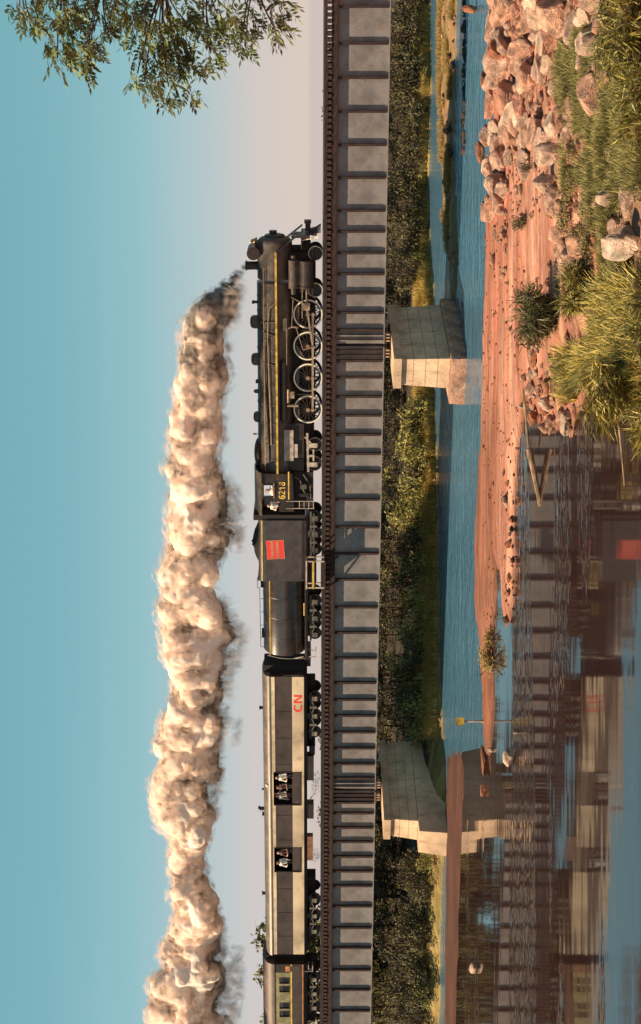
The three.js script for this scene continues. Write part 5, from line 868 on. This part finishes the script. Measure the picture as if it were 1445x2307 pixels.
  for (const [t, y, z, R, w, dense, solidOne] of puffs) {
    if (solidOne && t < 9.4) continue;
    for (let k = 0; k < Math.round(150 * R * R * dense + 8); k++) {
      ball(r, v).normalize(); const q = R * (0.1 + 1.1 * Math.pow(r(), 0.8)), px = t + v.x * q, py = y + v.y * q, pz = z + v.z * q;
      if (fbm(px * 0.8, py * 0.8, pz * 0.8, 3) < -0.2 + 0.3 * (q / R - 0.85)) continue;
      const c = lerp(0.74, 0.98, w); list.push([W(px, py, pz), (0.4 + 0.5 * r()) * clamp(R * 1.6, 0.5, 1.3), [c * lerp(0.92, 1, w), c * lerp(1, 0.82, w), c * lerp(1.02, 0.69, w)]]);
    }
  }
  { const P = body.geometry.attributes.position, Nn = body.geometry.attributes.normal;
    for (let k = 0; k < 24000; k++) { const i = Math.floor(r() * P.count), n = new THREE.Vector3().fromBufferAttribute(Nn, i), off = 0.02 + 0.46 * Math.pow(r(), 1.2), p = new THREE.Vector3().fromBufferAttribute(P, i).addScaledVector(n, off); if (noise3(p.x * 0.9, p.y * 0.9, p.z * 0.9) < -0.45 + off) continue; list.push([p, 0.4 + 0.5 * r(), [0.99, 0.80, 0.675], n]); } }
  wisps(list, root, 'smoke_wisp');
  const veil = [];                                               // thin blue grey veil drifting below the plume
  for (let k = 0; k < 4500; k++) {
    const py = lerp(640, 2400, r()), [cx, hw] = at(py), px = cx + hw * (0.7 + 0.8 * Math.pow(r(), 1.3)), t = tx(py) + (r() - 0.5), y = hy(px, py), z = DECKZ + DRIFT * 0.5 + (r() - 0.5) * 3;
    if (fbm(t * 0.2, y * 0.42, 3, 3) < -0.12 + 0.25 * (px - cx - hw * 0.7) / hw) continue;
    veil.push([W(t, y, z), 0.6 + 0.8 * r(), [0.92, 0.78, 0.69]]);
  }
  wisps(veil, root, 'smoke_veil');
  console.log('wisps', list.length, veil.length, 'puffs', puffs.length);
  const steam = (label, px, py, w, h, n, z) => { const o = thing('steam_puff', label, 'steam'), c = [tx(py), hy(px, py)], s = depthAt(py) / FOCAL, l = []; for (let k = 0; k < n; k++) { ball(r, v); l.push([W(c[0] + v.x * w * s / 2, c[1] + v.y * h * s / 2, z + v.z * 0.5), 0.12 + 0.16 * r(), [0.95, 0.93, 0.9]]); } wisps(l, o, 'steam_wisp'); };
  steam('small white puff of steam above the front of the locomotive', 561, 548, 12, 18, 60, DECKZ);
  steam('white steam curling down under the first side door of the baggage car', 713, 1788, 70, 24, 260, DECKZ - 0.4);
  steam('small white puff of steam left of the rust brown box under the baggage car', 712, 1952, 36, 22, 140, DECKZ - 0.4);
}

// ---------------------------------------------------------------- people in the doors and in the cab
function figure(J, cols, hairCol, cap) {                         // J: joints of the pose; one continuous skin meshed from tapered capsules
  const bones = [                                                // a, b, radius at a, radius at b, colour
    ['hip', 'waist', 0.135, 0.125, 'shirt'], ['waist', 'chest', 0.125, 0.15, 'shirt'], ['chest', 'neck', 0.145, 0.06, 'shirt'], ['neck', 'skull', 0.055, 0.058, 'skin'], ['skull', 'crown', 0.088, 0.094, 'skin'], ['chin', 'skull', 0.055, 0.08, 'skin'],
    ['nose', 'skull', 0.016, 0.06, 'skin'], ['earL', 'skull', 0.022, 0.06, 'skin'], ['earR', 'skull', 0.022, 0.06, 'skin'],
    ['chest', 'shL', 0.12, 0.075, 'shirt'], ['chest', 'shR', 0.12, 0.075, 'shirt'], ['shL', 'elL', 0.066, 0.048, 'shirt'], ['shR', 'elR', 0.066, 0.048, 'shirt'], ['elL', 'wrL', 0.045, 0.032, 'sleeve'], ['elR', 'wrR', 0.045, 0.032, 'sleeve'], ['wrL', 'palmL', 0.034, 0.042, 'skin'], ['wrR', 'palmR', 0.034, 0.042, 'skin'],
    ['hip', 'hpL', 0.14, 0.11, 'legs'], ['hip', 'hpR', 0.14, 0.11, 'legs'], ['hpL', 'knL', 0.095, 0.065, 'legs'], ['hpR', 'knR', 0.095, 0.065, 'legs'], ['knL', 'anL', 0.062, 0.044, 'legs'], ['knR', 'anR', 0.062, 0.044, 'legs'], ['anL', 'toL', 0.048, 0.038, 'shoe'], ['anR', 'toR', 0.048, 0.038, 'shoe'],
  ].map(([a, b, r0, r1, c]) => ({ a: V3(J[a]), b: V3(J[b]), r0, r1, c }));
  const N = 104, size = 2.04, half = size / 2, cx = 0, cy = 0.93, cz = J.chest[2] * 0.5, mc = new MarchingCubes(N, new THREE.MeshBasicMaterial(), false, false, 400000);
  const dist = (B, x, y, z) => { const ex = B.b.x - B.a.x, ey = B.b.y - B.a.y, ez = B.b.z - B.a.z, px = x - B.a.x, py = y - B.a.y, pz = z - B.a.z, t = clamp((px * ex + py * ey + pz * ez) / (ex * ex + ey * ey + ez * ez)); return Math.hypot(px - ex * t, py - ey * t, pz - ez * t) - lerp(B.r0, B.r1, t); };
  mc.isolation = 0;
  mc.field.fill(-0.3); const K = 26, acc = new Float32Array(N * N * N);
  const g = (i, c) => c + (i - N / 2) / (N / 2) * half, ix = (v, c) => Math.round((v - c) / half * (N / 2) + N / 2);
  for (const B of bones) {
    const m = Math.max(B.r0, B.r1) + 0.16, lo = (k, c) => Math.max(0, ix(Math.min(B.a[k], B.b[k]) - m, c)), hi = (k, c) => Math.min(N - 1, ix(Math.max(B.a[k], B.b[k]) + m, c));
    for (let z = lo('z', cz); z <= hi('z', cz); z++) for (let y = lo('y', cy); y <= hi('y', cy); y++) for (let x = lo('x', cx); x <= hi('x', cx); x++) acc[z * N * N + y * N + x] += Math.exp(-K * 1.6 * dist(B, g(x, cx), g(y, cy), g(z, cz)));
  }
  for (let i = 0; i < acc.length; i++) if (acc[i] > 1e-6) mc.field[i] = clamp(Math.log(acc[i]) / (K * 1.6), -0.3, 0.3);
  mc.update();
  const pos = mc.positionArray.slice(0, mc.count * 3), nor = mc.normalArray.slice(0, mc.count * 3), col = new Float32Array(mc.count * 3);
  for (let i = 0; i < mc.count; i++) {
    const x = cx + pos[i * 3] * half, y = cy + pos[i * 3 + 1] * half, z = cz + pos[i * 3 + 2] * half; pos.set([x, y, z], i * 3);
    let b = 1e9, c = 'skin'; for (const B of bones) { const d = dist(B, x, y, z); if (d < b) { b = d; c = B.c; } }
    col.set(cols[c], i * 3);
  }
  const body = new THREE.BufferGeometry(); body.setAttribute('position', new THREE.BufferAttribute(pos, 3)); body.setAttribute('normal', new THREE.BufferAttribute(nor, 3)); body.setAttribute('color', new THREE.BufferAttribute(col, 3));
  const paint = (q, c) => { q = q.index ? q.toNonIndexed() : q; q.deleteAttribute('uv'); const n = q.attributes.position.count, a = new Float32Array(n * 3); for (let i = 0; i < n; i++) a.set(c, i * 3); q.setAttribute('color', new THREE.BufferAttribute(a, 3)); return q; };
  const bits = [body];
  for (const s of ['L', 'R']) {                                  // four curled fingers of unequal length and a thumb at the side of each palm
    const w = V3(J['wr' + s]), p = V3(J['palm' + s]), f = p.clone().sub(w).normalize(), side = new THREE.Vector3(0, 0, 1).cross(f).lengthSq() > 0.05 ? new THREE.Vector3().crossVectors(f, new THREE.Vector3(0, -1, 0.001)).normalize() : new THREE.Vector3(1, 0, 0), down = new THREE.Vector3(0, -1, 0);
    for (const [k, l] of [[-1.5, 0.062], [-0.5, 0.08], [0.5, 0.086], [1.5, 0.076]]) { const a = p.clone().addScaledVector(side, k * 0.019).addScaledVector(f, 0.02), b = a.clone().addScaledVector(f, l * 0.6), c = b.clone().addScaledVector(f, l * 0.25).addScaledVector(down, l * 0.35); bits.push(paint(tube([a.toArray(), b.toArray(), c.toArray()], 0.009, 6, 5), cols.skin)); }
    const a = w.clone().lerp(p, 0.4), b = a.clone().addScaledVector(side, 0.045).addScaledVector(f, 0.03), c = b.clone().addScaledVector(f, 0.03); bits.push(paint(tube([a.toArray(), b.toArray(), c.toArray()], 0.0105, 6, 5), cols.skin));
  }
  const fw = V3(J.nose).sub(V3(J.skull)).setY(0).normalize(), sd = new THREE.Vector3(fw.z, 0, -fw.x);
  for (const s of [-1, 1]) { const e = V3(J.skull).addScaledVector(fw, 0.083).addScaledVector(sd, s * 0.033); e.y += 0.028; bits.push(paint(new THREE.SphereGeometry(0.012, 8, 6).translate(e.x, e.y, e.z), [0.02, 0.015, 0.012])); }
  { const e = V3(J.chin).addScaledVector(fw, 0.055); e.y += 0.02; bits.push(paint(new THREE.BoxGeometry(0.045, 0.007, 0.02).rotateY(Math.atan2(fw.x, fw.z)).translate(e.x, e.y, e.z), [0.25, 0.06, 0.05])); }
  const hair = new THREE.SphereGeometry(0.108, 18, 12, 0, 6.2832, 0, 1.75), hp = hair.attributes.position; for (let i = 0; i < hp.count; i++) hp.setY(i, hp.getY(i) * 1.02 + 0.006 * noise3(hp.getX(i) * 60, hp.getY(i) * 60, hp.getZ(i) * 60)); hair.computeVertexNormals(); hair.translate(J.crown[0] - fw.x * 0.018, J.crown[1] + 0.012, J.crown[2] - fw.z * 0.018);
  const o = new THREE.Group(), b = new THREE.Mesh(mergeGeometries(bits.map((q) => q.index ? q.toNonIndexed() : q)), std([1, 1, 1], 0.8, { vertexColors: true })), h = new THREE.Mesh(hair, std(hairCol, 0.8)); b.name = 'body'; h.name = cap ? 'cap' : 'hair';
  for (const q of [b, h]) { q.castShadow = q.receiveShadow = true; o.add(q); }
  if (cap) { const v = new THREE.Mesh(new THREE.CylinderGeometry(0.085, 0.09, 0.012, 16).translate(J.crown[0] + fw.x * 0.09, J.crown[1] + 0.0, J.crown[2] + fw.z * 0.09), h.material); v.name = 'cap_peak'; v.castShadow = true; o.add(v); }
  return o;
}
// standing with forearms resting in front; lean: how far the upper body comes forward (towards +z)
function pose({ lean = 0.15, turn = 0, armL = 0, armR = 0, restY = 0.95 }) {
  const J = { hip: [0, 0.95, 0], waist: [0, 1.08, lean * 0.35], chest: [0, 1.34, lean * 0.8], neck: [0, 1.49, lean], skull: [0, 1.60, lean * 1.1 + 0.01], crown: [0, 1.655, lean * 1.1] };
  const s = Math.sin(turn), c = Math.cos(turn), sk = J.skull, off = (f, side, up) => [sk[0] + s * f + c * side, sk[1] + up, sk[2] + c * f - s * side];
  J.chin = off(0.055, 0, -0.075); J.nose = off(0.112, 0, -0.005); J.earL = off(-0.01, -0.088, 0); J.earR = off(-0.01, 0.088, 0);
  for (const [k, g, arm] of [['L', -1, armL], ['R', 1, armR]]) {
    J['sh' + k] = [g * 0.185, 1.41, lean * 0.85];
    if (arm === 2) { J['el' + k] = [g * 0.40, 1.50, lean + 0.12]; J['wr' + k] = [g * 0.46, 1.74, lean + 0.16]; J['palm' + k] = [g * 0.47, 1.81, lean + 0.17]; }          // raised, waving
    else if (arm === 1) { J['el' + k] = [g * 0.30, restY + 0.12, lean + 0.02]; J['wr' + k] = [g * 0.12, restY + 0.07, lean + 0.24]; J['palm' + k] = [g * 0.05, restY + 0.06, lean + 0.28]; }  // resting on the ledge
    else { J['el' + k] = [g * 0.26, 1.13, lean * 0.6]; J['wr' + k] = [g * 0.25, 0.90, lean * 0.5 + 0.10]; J['palm' + k] = [g * 0.245, 0.83, lean * 0.5 + 0.12]; }
    J['hp' + k] = [g * 0.09, 0.90, 0]; J['kn' + k] = [g * 0.10, 0.49, 0.03]; J['an' + k] = [g * 0.11, 0.08, -0.02]; J['to' + k] = [g * 0.125, 0.045, 0.14];
  }
  return J;
}
{
  const skin = [0.55, 0.30, 0.21], white = [0.80, 0.76, 0.68], dark = [0.05, 0.04, 0.045], put = (fig, label, py, h, z, s, turn) => { fig.name = numbered('person'); scene.add(fig); tag(fig, label, 'person'); fig.scale.setScalar(s); setPos(fig, W(tx(py), RAIL + h, DECKZ + z), -TH + turn); };
  const wear = (shirt, legs, sleeve = shirt) => ({ skin, shirt, sleeve, legs, shoe: [0.03, 0.022, 0.02] });
  put(figure(pose({ lean: 0.26, turn: 0.9, armL: 1, armR: 1, restY: 1.2 }), wear(white, [0.06, 0.08, 0.14]), [0.07, 0.08, 0.13], true), 'person in white shirt and dark cap leaning out of the cab side window', 1099, 1.88, 1.22, 0.98, 0);
  put(figure(pose({ lean: 0.1, turn: 0.3, armL: 1, armR: 0, restY: 1.0 }), wear(white, dark, skin), [0.10, 0.06, 0.04], false), 'person in white shirt standing in the open doorway behind the cab', 1135, 1.88, 1.25, 0.97, 0.1);
  put(figure(pose({ lean: 0.2, turn: -0.4, armL: 1, armR: 1, restY: 0.86 }), wear(white, dark), [0.05, 0.035, 0.03], false), 'person in white shirt leaning on the gate at the right of the first open door', 1745, 1.45, 1.16, 1, 0);
  put(figure(pose({ lean: 0.16, turn: 0.2, armL: 2, armR: 1, restY: 0.86 }), wear([0.12, 0.07, 0.06], dark, skin), [0.16, 0.09, 0.05], false), 'person in dark shirt raising one arm in the middle of the first open door', 1768, 1.45, 1.12, 0.98, -0.15);
  put(figure(pose({ lean: 0.14, turn: 0.6, armL: 0, armR: 1, restY: 0.86 }), wear([0.55, 0.50, 0.42], [0.10, 0.07, 0.06]), [0.03, 0.025, 0.02], false), 'person in light grey shirt standing at the left of the first open door', 1790, 1.45, 1.05, 1.02, 0.2);
  put(figure(pose({ lean: 0.2, turn: 0.5, armL: 1, armR: 1, restY: 0.86 }), wear([0.10, 0.06, 0.06], dark, skin), [0.22, 0.12, 0.06], false), 'person in dark shirt leaning on the gate at the right of the second open door', 1914, 1.45, 1.14, 0.97, 0);
  put(figure(pose({ lean: 0.18, turn: -0.5, armL: 1, armR: 0, restY: 0.86 }), wear(white, dark), [0.06, 0.04, 0.03], false), 'person in white shirt looking ahead from the left of the second open door', 1938, 1.45, 1.12, 1.01, 0.1);
}

renderer.render(scene, camera);
